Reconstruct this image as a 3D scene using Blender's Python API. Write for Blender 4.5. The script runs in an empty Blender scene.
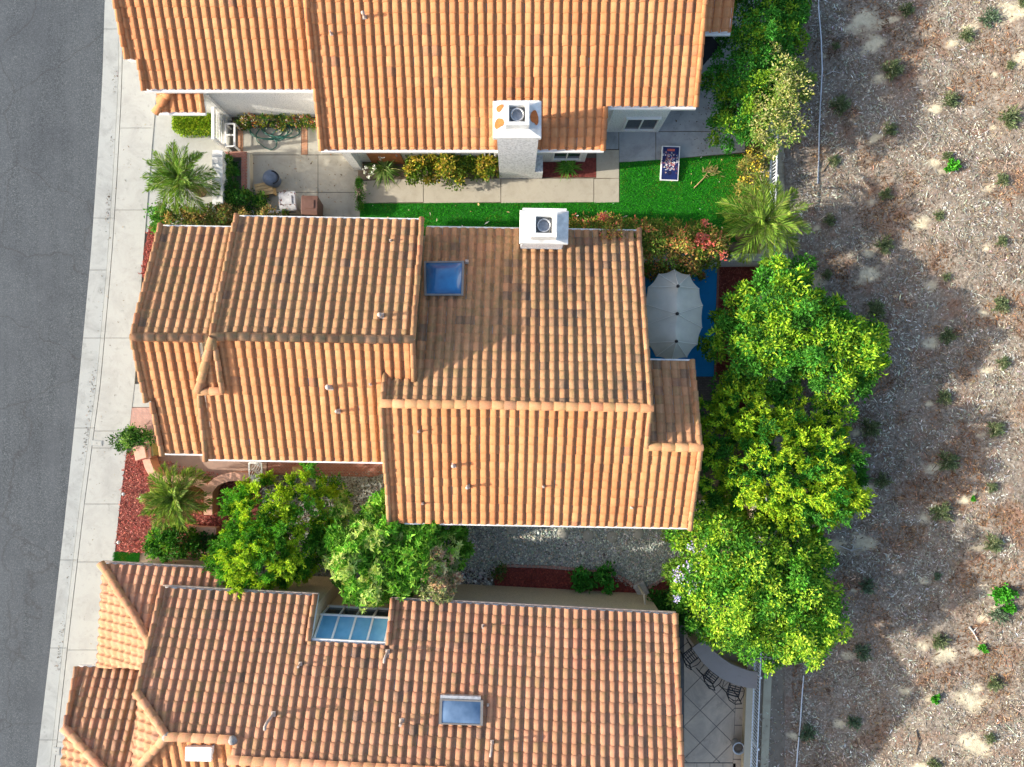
import bpy, bmesh, math, random
import numpy as np
from mathutils import Vector, Matrix

rng = np.random.default_rng(11)
random.seed(7)
S = bpy.context.scene
C = S.collection
PI = math.pi
R = math.radians

# ------------------------------------------------------------------ camera
HC = 25.0            # drone height
FP = 692.0           # focal length in pixels
cam_d = bpy.data.cameras.new('camera')
cam = bpy.data.objects.new('camera', cam_d)
C.objects.link(cam)
cam.location = (0, 0, HC)
cam_d.sensor_width = 36.0
cam_d.lens = FP / 1024 * 36.0
cam_d.clip_end = 2000
S.camera = cam

# ------------------------------------------------------------------ sky, sun, exposure
SUN_E = math.atan(0.385)
SUN_A = math.atan(0.11)          # sun stands left of the picture, a little below
w = bpy.data.worlds.new('World')
S.world = w
w.use_nodes = True
nt = w.node_tree
sky = nt.nodes.new('ShaderNodeTexSky')
sky.sky_type = 'NISHITA'
sky.sun_disc = False
sky.sun_elevation = SUN_E
sky.sun_rotation = R(270) - SUN_A
sky.altitude = 100
sky.dust_density = 2.5
sky.ozone_density = 0.6
nt.links.new(sky.outputs[0], nt.nodes['Background'].inputs[0])
nt.nodes['Background'].inputs[1].default_value = 0.15
sd = bpy.data.lights.new('sun', 'SUN')
sd.energy = 3.3
sd.angle = R(0.8)
sd.color = (1.0, 0.94, 0.84)
sun = bpy.data.objects.new('sun', sd)
C.objects.link(sun)
sun.location = (-20, -3, 14)
sun.rotation_euler = Vector((math.cos(SUN_E) * math.cos(SUN_A), math.cos(SUN_E) * math.sin(SUN_A), -math.sin(SUN_E))).to_track_quat('-Z', 'Y').to_euler()
S.view_settings.view_transform = 'Standard'
S.view_settings.look = 'None'
S.view_settings.gamma = 1
S.view_settings.exposure = 1.42

# ------------------------------------------------------------------ helpers
def at(px, py, z=0.0):
    s = (HC - z) / FP
    return Vector(((px - 512) * s, (383.5 - py) * s, z))

HX0, HZ0, HSL = 9.75, 0.2, 0.28
def hill_z(x, y=0.0):
    return HZ0 + HSL * max(0.0, x - HX0) + 0.05 * math.sin(x * 1.1 + y * .7) * min(1, max(0, x - HX0)) 
def on_hill(px, py):
    z = 0.5
    for _ in range(8):
        p = at(px, py, z)
        z = hill_z(p.x, p.y)
    return at(px, py, z)

ROOT = {}
def inv_of(parent):
    while parent is not None and parent.parent is not None:
        parent = parent.parent
    return ROOT.get(parent.name) if parent is not None else None

def link(name, me, mat, parent=None):
    o = bpy.data.objects.new(name, me)
    C.objects.link(o)
    if mat is not None:
        for m in (mat if isinstance(mat, (list, tuple)) else [mat]):
            me.materials.append(m)
    if parent is not None:
        M = inv_of(parent)
        if M is not None:
            me.transform(M)
        o.parent = parent
    return o

def tag(o, label=None, cat=None, group=None, kind=None):
    if label: o['label'] = label
    if cat: o['category'] = cat
    if group: o['group'] = group
    if kind: o['kind'] = kind
    return o

def thing(name, label, cat, loc=(0, 0, 0), rz=0.0, group=None):
    o = bpy.data.objects.new(name, None)
    C.objects.link(o)
    o.empty_display_size = 0.3
    o.location = loc
    o.rotation_euler = (0, 0, rz)
    ROOT[o.name] = (Matrix.Translation(Vector(loc)) @ Matrix.Rotation(rz, 4, 'Z')).inverted()
    return tag(o, label, cat, group)

def dup(root, loc, rz=0.0, scale=1.0, label=None):
    r = root.copy(); C.objects.link(r)
    r.location = loc; r.rotation_euler = (0, 0, rz); r.scale = (scale,) * 3
    if label: r['label'] = label
    for ch in list(root.children):
        c = ch.copy(); C.objects.link(c); c.parent = r
        for g in list(ch.children):
            d = g.copy(); C.objects.link(d); d.parent = c
    return r

class MB:
    def __init__(s):
        s.v = []; s.f = []; s.sm = []; s.mi = []; s.m = 0
    def add(s, vs, fs, smooth=False):
        b = len(s.v)
        s.v += [tuple(p) for p in vs]
        for f in fs:
            s.f.append([b + i for i in f]); s.sm.append(smooth); s.mi.append(s.m)
        return s
    def prism(s, poly, z0, z1):
        # poly: list of (x, y); z0, z1 numbers or functions of (x, y)
        a = sum(poly[i][0] * poly[(i + 1) % len(poly)][1] - poly[(i + 1) % len(poly)][0] * poly[i][1] for i in range(len(poly)))
        if a < 0: poly = poly[::-1]
        n = len(poly)
        g = lambda z, p: z(p[0], p[1]) if callable(z) else z
        vs = [(p[0], p[1], g(z0, p)) for p in poly] + [(p[0], p[1], g(z1, p)) for p in poly]
        fs = [list(range(n))[::-1], list(range(n, 2 * n))] + [[i, (i + 1) % n, n + (i + 1) % n, n + i] for i in range(n)]
        return s.add(vs, fs)
    def box(s, c, size, rz=0.0, M=None):
        x, y, z = size[0] / 2, size[1] / 2, size[2] / 2
        T = M if M is not None else Matrix.Rotation(rz, 3, 'Z')
        c = Vector(c)
        vs = [c + T @ Vector((sx * x, sy * y, sz * z)) for sz in (-1, 1) for sx, sy in ((-1, -1), (1, -1), (1, 1), (-1, 1))]
        return s.add(vs, [[3, 2, 1, 0], [4, 5, 6, 7], [0, 1, 5, 4], [1, 2, 6, 5], [2, 3, 7, 6], [3, 0, 4, 7]])
    def bar(s, a, b, wd, ht, up=Vector((0, 0, 1))):
        a = Vector(a); b = Vector(b); d = (b - a)
        x = d.normalized(); y = up.cross(x)
        if y.length < 1e-4: y = Vector((0, 1, 0)).cross(x)
        y.normalize(); z = x.cross(y)
        M = Matrix((x, y, z)).transposed()
        return s.box((a + b) / 2, (d.length, wd, ht), M=M)
    def tube(s, path, r, n=8, smooth=True, caps=True):
        path = [Vector(p) for p in path]
        rs = r if isinstance(r, (list, tuple)) else [r] * len(path)
        vs = []; 
        ref = Vector((0.31, 0.17, 0.93))
        for i, p in enumerate(path):
            d = (path[min(i + 1, len(path) - 1)] - path[max(i - 1, 0)]).normalized()
            x = d.cross(ref)
            if x.length < .05: x = d.cross(Vector((1, 0, 0)))
            x.normalize(); y = d.cross(x)
            for k in range(n):
                a = 2 * PI * k / n
                vs.append(p + (x * math.cos(a) + y * math.sin(a)) * rs[i])
        fs = []
        for i in range(len(path) - 1):
            for k in range(n):
                fs.append([i * n + k, i * n + (k + 1) % n, (i + 1) * n + (k + 1) % n, (i + 1) * n + k])
        s.add(vs, fs, smooth)
        if caps:
            s.add(vs[:n], [list(range(n))[::-1]]); s.add(vs[-n:], [list(range(n))])
        return s
    def lathe(s, prof, c, n=24, smooth=True, rx=1.0, ry=1.0, rz=0.0):
        vs = []; fs = []
        cz, sz = math.cos(rz), math.sin(rz)
        for (r, z) in prof:
            for k in range(n):
                a = 2 * PI * k / n
                x, y = r * rx * math.cos(a), r * ry * math.sin(a)
                vs.append((c[0] + x * cz - y * sz, c[1] + x * sz + y * cz, c[2] + z))
        for i in range(len(prof) - 1):
            for k in range(n):
                fs.append([i * n + k, i * n + (k + 1) % n, (i + 1) * n + (k + 1) % n, (i + 1) * n + k])
        s.add(vs, fs, smooth)
        s.add(vs[:n], [list(range(n))[::-1]]); s.add(vs[-n:], [list(range(n))])
        return s
    def build(s, name, mat, parent=None, bevel=0.0):
        me = bpy.data.meshes.new(name)
        me.from_pydata(s.v, [], s.f)
        me.polygons.foreach_set('use_smooth', s.sm)
        me.polygons.foreach_set('material_index', s.mi)
        if bevel:
            bm = bmesh.new(); bm.from_mesh(me)
            bmesh.ops.remove_doubles(bm, verts=bm.verts, dist=1e-5)
            es = [e for e in bm.edges if len(e.link_faces) == 2 and e.calc_face_angle(0) > .6]
            bmesh.ops.bevel(bm, geom=es, offset=bevel, segments=2, affect='EDGES', profile=.6)
            bm.to_mesh(me); bm.free()
        return link(name, me, mat, parent)

# ------------------------------------------------------------------ materials
def lin(r, g, b):
    f = lambda c: ((c / 255 + .055) / 1.055) ** 2.4 if c > 10 else c / 255 / 12.92
    return (f(r), f(g), f(b))

class NT:
    def __init__(s, name):
        s.m = bpy.data.materials.new(name); s.m.use_nodes = True
        s.t = s.m.node_tree; s.p = s.t.nodes['Principled BSDF']
    def n(s, typ, **kw):
        x = s.t.nodes.new('ShaderNode' + typ)
        for k, v in kw.items():
            if k.startswith('i_'): x.inputs[k[2:].replace('_', ' ')].default_value = v
            else: setattr(x, k, v)
        return x
    def l(s, a, b): s.t.links.new(a, b)
    def coord(s): 
        if not hasattr(s, '_c'): s._c = s.n('TexCoord')
        return s._c.outputs['Object']
    def noise(s, scale, detail=4, rough=.6, vec=None, dist=0.0):
        x = s.n('TexNoise'); x.inputs['Scale'].default_value = scale; x.inputs['Detail'].default_value = detail
        x.inputs['Roughness'].default_value = rough; x.inputs['Distortion'].default_value = dist
        s.l(vec if vec is not None else s.coord(), x.inputs['Vector'])
        return x.outputs[0]
    def ramp(s, fac, stops, interp='LINEAR'):
        x = s.n('ValToRGB'); cr = x.color_ramp; cr.interpolation = interp
        while len(cr.elements) < len(stops): cr.elements.new(.5)
        for e, (p, c) in zip(cr.elements, stops):
            e.position = p; e.color = (c if isinstance(c, (tuple, list)) else (c, c, c)) + (1,) if len(c if isinstance(c, (tuple, list)) else (c, c, c)) == 3 else c
        s.l(fac, x.inputs[0]); return x.outputs[0]
    def mix(s, fac, a, b, blend='MIX'):
        x = s.n('Mix', data_type='RGBA', blend_type=blend)
        for sock, v in ((x.inputs[0], fac), (x.inputs[6], a), (x.inputs[7], b)):
            if isinstance(v, (int, float)): sock.default_value = v
            elif isinstance(v, tuple): sock.default_value = v + (1,)
            else: s.l(v, sock)
        return x.outputs[2]
    def math(s, op, a, b=0.0):
        x = s.n('Math', operation=op)
        for i, v in enumerate((a, b)):
            if isinstance(v, (int, float)): x.inputs[i].default_value = v
            else: s.l(v, x.inputs[i])
        return x.outputs[0]
    def bump(s, h, strength=.4, dist=.02):
        x = s.n('Bump'); x.inputs['Strength'].default_value = strength; x.inputs['Distance'].default_value = dist
        s.l(h, x.inputs['Height']); s.l(x.outputs[0], s.p.inputs['Normal'])
    def col(s, c, rough=.85, spec=.3, metal=0.0):
        if isinstance(c, tuple): s.p.inputs['Base Color'].default_value = c + (1,)
        else: s.l(c, s.p.inputs['Base Color'])
        s.p.inputs['Roughness'].default_value = rough
        s.p.inputs['Specular IOR Level'].default_value = spec
        s.p.inputs['Metallic'].default_value = metal
        return s.m

def plain(name, c, rough=.7, var=.25, scale=6.0, spec=.3, metal=0.0, bump=0.0):
    t = NT(name)
    n = t.noise(scale, 5, .65)
    d = tuple(x * (1 - var) for x in c); b = tuple(min(1, x * (1 + var * .6)) for x in c)
    cc = t.ramp(n, [(.3, d), (.7, b)])
    if bump: t.bump(t.noise(scale * 12, 3), .4, bump)
    return t.col(cc, rough, spec, metal)

M = {}
# --- roof tile: fired clay, tone per tile, dark algae on some, ochre lichen on the slopes facing away from the sun
def tile_mat(name, c0, c1, c2, dark, age):
    t = NT(name)
    a = t.n('Attribute', attribute_name='tint'); sep = t.n('SeparateColor'); t.l(a.outputs['Color'], sep.inputs[0])
    base = t.ramp(sep.outputs[0], [(0, c0), (.45, c1), (1, c2)])
    nz = t.noise(9, 5, .7)
    base = t.mix(t.ramp(nz, [(.35, .0), (.75, .35)]), base, tuple(x * .72 for x in c0))
    lich = t.noise(5.5, 6, .75)
    mp = t.n('Mapping'); mp.inputs['Scale'].default_value = (3.2, .5, .5); t.l(t.coord(), mp.inputs[0])
    run = t.noise(1.6, 6, .7, mp.outputs[0])
    base = t.mix(t.math('MULTIPLY', t.ramp(run, [(.48, 0.0), (.72, .6)]), t.math('ADD', t.math('MULTIPLY', sep.outputs[1], .8), .22)), base, (.17, .085, .045))
    lf = t.math('MULTIPLY', t.ramp(lich, [(.36, 0.0), (.6, 1.0)]), t.math('MULTIPLY', sep.outputs[1], age))
    base = t.mix(lf, base, (.25, .16, .065))
    dk = t.noise(2.2, 4, .6)
    df = t.math('MULTIPLY', t.ramp(dk, [(.3, .4), (.65, 1.0)]), sep.outputs[2])
    base = t.mix(df, base, dark)
    fine = t.noise(60, 3, .6)
    base = t.mix(t.ramp(fine, [(.45, 0.0), (.8, .22)]), base, (.75, .55, .4))
    t.bump(fine, .25, .008)
    return t.col(base, .82, .25)
M['tile_top'] = tile_mat('clay_tile_orange', (.43, .145, .048), (.52, .205, .075), (.60, .28, .12), (.16, .09, .055), .5)
M['tile_mid'] = tile_mat('clay_tile_weathered', (.36, .145, .07), (.46, .22, .105), (.55, .30, .155), (.085, .065, .055), .95)
M['tile_low'] = tile_mat('clay_tile_pink', (.37, .14, .08), (.47, .21, .12), (.55, .285, .17), (.1, .07, .055), .85)
def mortar():
    t = NT('roof_mortar'); return t.col(t.ramp(t.noise(20), [(.3, (.18, .17, .16)), (.7, (.36, .34, .31))]), .9)
M['mortar'] = mortar()
def stucco(name, c, sc=26):
    t = NT(name); n = t.noise(sc, 4, .7); v = t.noise(1.3, 5)
    cc = t.mix(t.ramp(n, [(.46, 0.0), (.62, .75)]), c, tuple(x * .5 for x in c))
    cc = t.mix(t.ramp(v, [(.4, 0.0), (.8, .25)]), cc, tuple(x * .75 for x in c))
    t.bump(n, .5, .02); return t.col(cc, .92, .2)
M['stucco'] = stucco('white_stucco', (.78, .77, .74))
M['stucco_tan'] = stucco('beige_stucco', (.62, .51, .34), 40)
M['stucco_rough'] = stucco('rough_white_stucco', (.70, .70, .69), 13)
M['white'] = plain('white_paint', (.76, .75, .72), .45, .06)
M['offwhite'] = plain('cap_paint', (.64, .63, .60), .75, .35, 3.2)
M['glass_dark'] = plain('window_glass', (.03, .045, .06), .06, .1, spec=.6)
def glass_blue(name, c, d):
    t = NT(name); n = t.noise(1.6, 3); cc = t.ramp(n, [(.3, c), (.75, d)]); return t.col(cc, .12, .6)
M['glass_blue'] = glass_blue('blue_skylight_acrylic', (.012, .085, .22), (.03, .19, .4))
M['glass_grey'] = glass_blue('grey_skylight_acrylic', (.05, .10, .18), (.16, .24, .36))
M['glass_sun'] = glass_blue('sunroom_glass', (.11, .32, .52), (.19, .46, .68))
M['glass_vert'] = glass_blue('sunroom_front_glass', (.015, .03, .04), (.04, .07, .08))
M['alu'] = plain('bronze_aluminium', (.24, .22, .2), .45, .15, metal=.3)
M['galv'] = plain('galvanised_steel', (.5, .5, .5), .45, .3, 12, metal=.5)
M['lead'] = plain('vent_paint', (.45, .36, .3), .6, .3, 20)
M['rust'] = plain('rust_paint', (.5, .14, .035), .8, .3, 12)
# --- ground
def asphalt():
    t = NT('asphalt'); f = t.noise(26, 6, .85); b = t.noise(.5, 4, .6)
    mp = t.n('Mapping'); mp.inputs['Rotation'].default_value = (0, 0, R(-5)); mp.inputs['Scale'].default_value = (1.6, .12, 1); t.l(t.coord(), mp.inputs[0])
    st = t.noise(1.6, 5, .65, mp.outputs[0])
    c = t.ramp(f, [(.3, (.013, .018, .022)), (.5, (.044, .053, .06)), (.7, (.2, .215, .222))])
    c = t.mix(t.ramp(st, [(.35, 0.0), (.7, .65)]), c, (.08, .09, .10))
    c = t.mix(t.ramp(b, [(.45, 0.0), (.7, .4)]), c, (.03, .036, .044))
    v = t.n('TexVoronoi', feature='DISTANCE_TO_EDGE'); v.inputs['Scale'].default_value = .22
    mix = t.n('VectorMath', operation='ADD'); nv = t.n('TexNoise'); nv.inputs['Scale'].default_value = .7; nv.inputs['Detail'].default_value = 5
    t.l(t.coord(), nv.inputs['Vector']); t.l(t.coord(), mix.inputs[0]); t.l(nv.outputs[1], mix.inputs[1]); t.l(mix.outputs[0], v.inputs['Vector'])
    c = t.mix(t.ramp(v.outputs['Distance'], [(0, .5), (.006, 0.0)]), c, (.03, .03, .032))
    t.bump(f, .5, .01); return t.col(c, .88, .3)
M['asphalt'] = asphalt()
def concrete(name, c, stain, amt=.5, sc=1.2, fine=40):
    t = NT(name); f = t.noise(fine, 4, .7); b = t.noise(sc, 6, .68, dist=.6); d = t.noise(sc * 3.7, 5, .7)
    cc = t.mix(t.ramp(f, [(.35, .25), (.65, 0.0)]), c, tuple(x * .75 for x in c))
    cc = t.mix(t.ramp(b, [(.45, 0.0), (.72, amt)]), cc, stain)
    cc = t.mix(t.ramp(d, [(.58, 0.0), (.75, amt * .7)]), cc, tuple(x * .6 for x in stain))
    t.bump(f, .3, .006); return t.col(cc, .88, .25)
M['walk'] = concrete('sidewalk_concrete', (.37, .37, .34), (.265, .26, .24), .75)
M['curb'] = concrete('curb_concrete', (.355, .36, .335), (.23, .23, .215), .65)
M['gutter'] = concrete('gutter_concrete', (.33, .34, .325), (.2, .205, .195), .75)
M['court'] = concrete('court_concrete', (.40, .375, .31), (.24, .22, .17), .75, 1.1)
M['patio'] = concrete('patio_concrete', (.38, .39, .39), (.16, .17, .17), .7, .9)
M['walkside'] = concrete('side_walk_concrete', (.43, .385, .30), (.29, .25, .18), .6, 1.5)
M['joint'] = plain('joint_dirt', (.14, .13, .11), .95)
M['paver_tan'] = concrete('tan_paving', (.36, .24, .18), (.26, .18, .14), .5, 2)
M['blue_deck'] = concrete('blue_deck_paint', (.008, .24, .58), (.012, .17, .42), .5, 1.4)
M['soil'] = plain('soil', (.16, .12, .085), .95, .4, 3, bump=.02)
M['red_soil'] = plain('red_mulch_base', (.2, .055, .04), .95, .45, 14, bump=.02)
M['dark_soil'] = plain('dark_red_mulch_base', (.2, .045, .035), .95, .5, 14, bump=.02)
M['gravel_base'] = plain('gravel_base', (.33, .345, .31), .95, .5, 30, bump=.02)
M['lawn'] = plain('turf_base', (.015, .16, .01), .9, .5, 10)
def brick(name, a, b, mortar_c, sx=5.0, rot=0.0):
    t = NT(name); mp = t.n('Mapping'); mp.inputs['Rotation'].default_value = (0, 0, rot); t.l(t.coord(), mp.inputs[0])
    x = t.n('TexBrick'); x.inputs['Scale'].default_value = sx; x.inputs['Color1'].default_value = a + (1,); x.inputs['Color2'].default_value = b + (1,)
    x.inputs['Mortar'].default_value = mortar_c + (1,); x.inputs['Mortar Size'].default_value = .025; t.l(mp.outputs[0], x.inputs[0])
    c = t.mix(t.ramp(t.noise(7), [(.4, 0.0), (.8, .45)]), x.outputs[0], tuple(v * .6 for v in a))
    t.bump(x.outputs[1], -.3, .01); return t.col(c, .88)
M['brick_pink'] = brick('pink_pavers', (.46, .25, .2), (.36, .2, .16), (.3, .24, .2), 4.5, R(45))
M['brick_red'] = brick('red_brick', (.36, .12, .075), (.26, .085, .06), (.3, .25, .2), 4.5)
M['brick_orange'] = brick('orange_brick', (.5, .24, .13), (.42, .19, .1), (.36, .28, .2), 4.5)
M['brick_dark'] = brick('grey_pavers', (.2, .15, .13), (.13, .1, .09), (.07, .06, .05), 4.0)
M['salmon'] = plain('salmon_stucco', (.56, .27, .18), .9, .15, 8, bump=.01)
M['salmon_cap'] = plain('salmon_coping', (.62, .34, .24), .85, .15, 8, bump=.008)
M['olive'] = plain('olive_stone', (.31, .26, .10), .9, .25, 10)
M['fence_white'] = plain('fence_white', (.72, .75, .78), .4, .1)
M['iron'] = plain('black_iron', (.015, .015, .018), .5, .3)
M['counter'] = concrete('counter_concrete', (.31, .265, .24), (.22, .19, .175), .5, 1.6)
M['tile_grey'] = concrete('patio_tile', (.56, .45, .34), (.23, .2, .17), .8, .55)
M['grout'] = plain('grout', (.11, .105, .1), .95)
M['cap_tan'] = concrete('wall_cap', (.52, .46, .35), (.42, .36, .27), .4)
M['wood'] = plain('pallet_wood', (.5, .33, .15), .8, .25, 9)
M['door'] = plain('brown_door', (.34, .12, .045), .6, .3, 5)
M['canvas'] = plain('grey_canvas', (.44, .42, .36), .85, .12, 2)
M['seam'] = plain('canvas_seam', (.6, .58, .52), .85, .05, 2)
M['black_canvas'] = plain('black_canvas', (.012, .012, .014), .9, .2)
M['bin_brown'] = plain('brown_bin', (.14, .07, .05), .55, .2)
M['bin_grey'] = plain('grey_bin', (.42, .41, .4), .6, .25, 8)
M['slate'] = plain('slate_cover', (.10, .13, .18), .5, .35, 7)
M['hose'] = plain('green_hose', (.03, .12, .09), .4, .2)
M['pvc'] = plain('white_pvc', (.6, .62, .65), .5, .15)
M['bark'] = plain('bark', (.16, .12, .085), .95, .4, 14, bump=.02)
M['palm_trunk'] = plain('palm_bark', (.2, .14, .08), .95, .5, 20, bump=.04)
M['stone'] = plain('stone', (.42, .4, .37), .9, .3, 9, bump=.02)

def attr_mat(name, rough=.6, trans=.0, spec=.3):
    t = NT(name); a = t.n('Attribute', attribute_name='col')
    t.col(a.outputs['Color'], rough, spec)
    if trans:
        tr = t.n('BsdfTranslucent'); t.l(t.mix(1.0, a.outputs['Color'], (1.0, 1.0, .55), 'MULTIPLY'), tr.inputs[0])
        mx = t.n('MixShader'); mx.inputs[0].default_value = trans
        out = t.t.nodes['Material Output']
        t.l(t.p.outputs[0], mx.inputs[1]); t.l(tr.outputs[0], mx.inputs[2]); t.l(mx.outputs[0], out.inputs[0])
    return t.m
M['leaf'] = attr_mat('leaf', .62, .32, .18)
M['petal'] = attr_mat('petal', .7, .25, .2)
M['chip'] = attr_mat('chips', .9, 0, .15)

# ------------------------------------------------------------------ many small faces: leaves, chips, pebbles
def unit(a):
    return a / np.maximum(np.linalg.norm(a, axis=1, keepdims=True), 1e-9)

def mesh_np(name, V, F, col, mat, parent=None, smooth=False):
    nv, nf, k = len(V), len(F), F.shape[1]
    me = bpy.data.meshes.new(name)
    me.vertices.add(nv); me.vertices.foreach_set('co', V.astype(np.float32).ravel())
    me.loops.add(nf * k); me.loops.foreach_set('vertex_index', F.astype(np.int32).ravel())
    me.polygons.add(nf)
    me.polygons.foreach_set('loop_start', np.arange(0, nf * k, k, dtype=np.int32))
    me.polygons.foreach_set('use_smooth', np.full(nf, smooth))
    me.update(calc_edges=True)
    ca = me.color_attributes.new('col', 'FLOAT_COLOR', 'POINT')
    ca.data.foreach_set('color', np.concatenate([col, np.ones((nv, 1))], 1).astype(np.float32).ravel())
    return link(name, me, mat, parent)

def leaf_arrays(P, D, Nn, L, W, col, fold=.25):
    n = len(P); D = unit(D); Sd = unit(np.cross(D, Nn)); Nn = unit(np.cross(Sd, D))
    L = np.broadcast_to(L, n)[:, None]; W = np.broadcast_to(W, n)[:, None]
    V = np.stack([P, P + D * L * .45 + Sd * W * .5 + Nn * W * fold, P + D * L - Nn * L * .12, P + D * L * .45 - Sd * W * .5 + Nn * W * fold], 1).reshape(-1, 3)
    b = np.arange(n)[:, None] * 4
    F = np.concatenate([b + np.array([[0, 1, 2]]), b + np.array([[0, 2, 3]])], 0)
    return V, F, np.repeat(col, 4, 0)

def leaves(name, P, D, Nn, L, W, col, parent=None, mat=None, fold=.25):
    V, F, c = leaf_arrays(P, D, Nn, L, W, col, fold)
    return mesh_np(name, V, F, c, mat or M['leaf'], parent)

def pal(cols, n, jit=.18, idx=None):
    cols = np.array(cols, float)
    i = rng.integers(0, len(cols), n) if idx is None else idx
    return np.clip(cols[i] * (1 + rng.normal(0, jit, (n, 1))) * (1 + rng.normal(0, .06, (n, 3))), .003, .9)

def in_poly(P, poly):
    x, y = P[:, 0], P[:, 1]; ins = np.zeros(len(P), bool); n = len(poly)
    for i in range(n):
        x0, y0 = poly[i]; x1, y1 = poly[(i + 1) % n]
        c = ((y0 > y) != (y1 > y)) & (x < (x1 - x0) * (y - y0) / (y1 - y0 + 1e-12) + x0)
        ins ^= c
    return ins

def edge_dist(P, poly):
    d = np.full(len(P), 1e9); n = len(poly)
    for i in range(n):
        a = np.array(poly[i]); b = np.array(poly[(i + 1) % n]); ab = b - a
        t = np.clip(((P - a) @ ab) / (ab @ ab), 0, 1)
        d = np.minimum(d, np.linalg.norm(P - (a + t[:, None] * ab), axis=1))
    return d

def scatter_poly(poly, n):
    poly = [(p[0], p[1]) for p in poly]
    xs = [p[0] for p in poly]; ys = [p[1] for p in poly]; out = []
    tot = 0
    while tot < n:
        Q = np.stack([rng.uniform(min(xs), max(xs), n * 2), rng.uniform(min(ys), max(ys), n * 2)], 1)
        Q = Q[in_poly(Q, poly)]; out.append(Q); tot += len(Q)
    return np.concatenate(out)[:n]

def chips_on(name, poly, zf, n, L, W, cols, label=None, parent=None, tilt=.25, keep=None, kind='stuff', mod=None):
    Q = scatter_poly(poly, n)
    if keep is not None: Q = Q[keep(Q)]
    n = len(Q)
    z = zf(Q)
    P = np.concatenate([Q, z[:, None]], 1)
    a = rng.uniform(0, 2 * PI, n)
    D = np.stack([np.cos(a), np.sin(a), rng.normal(0, tilt * .6, n)], 1)
    Nn = np.stack([rng.normal(0, tilt, n), rng.normal(0, tilt, n), np.ones(n)], 1)
    o = leaves(name, P, D, Nn, L * rng.lognormal(0, .45, n), W * rng.lognormal(0, .35, n), pal(cols, n, .22) if mod is None else np.clip(mod(Q, pal(cols, n, .22)), .01, .9), parent, M['chip'], .1)
    if kind: o['kind'] = kind
    return o

OCT = np.array([[1, 0, 0], [0, 1, 0], [-1, 0, 0], [0, -1, 0], [0, 0, 1], [0, 0, -1]], float)
OCF = np.array([[0, 1, 4], [1, 2, 4], [2, 3, 4], [3, 0, 4], [1, 0, 5], [2, 1, 5], [3, 2, 5], [0, 3, 5]])
def pebbles(name, poly, z, n, r, cols, keep=None):
    Q = scatter_poly(poly, n)
    if keep is not None: Q = Q[keep(Q)]
    n = len(Q)
    s = r * rng.lognormal(0, .35, (n, 1, 1)) * rng.uniform(.6, 1.2, (n, 1, 3))
    a = rng.uniform(0, PI, n); ca, sa = np.cos(a), np.sin(a)
    V = OCT[None] * s
    V = np.stack([V[..., 0] * ca[:, None] - V[..., 1] * sa[:, None], V[..., 0] * sa[:, None] + V[..., 1] * ca[:, None], V[..., 2]], -1)
    V = V + np.concatenate([Q, np.full((n, 1), z)], 1)[:, None]
    F = (np.arange(n)[:, None, None] * 6 + OCF[None]).reshape(-1, 3)
    o = mesh_np(name, V.reshape(-1, 3), F, np.repeat(pal(cols, n, .25), 6, 0), M['chip'], None)
    o['kind'] = 'stuff'
    return o

# ------------------------------------------------------------------ foliage
def world_poly(px, z): return [tuple(at(x, y, z)[:2]) for x, y in px]

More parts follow.
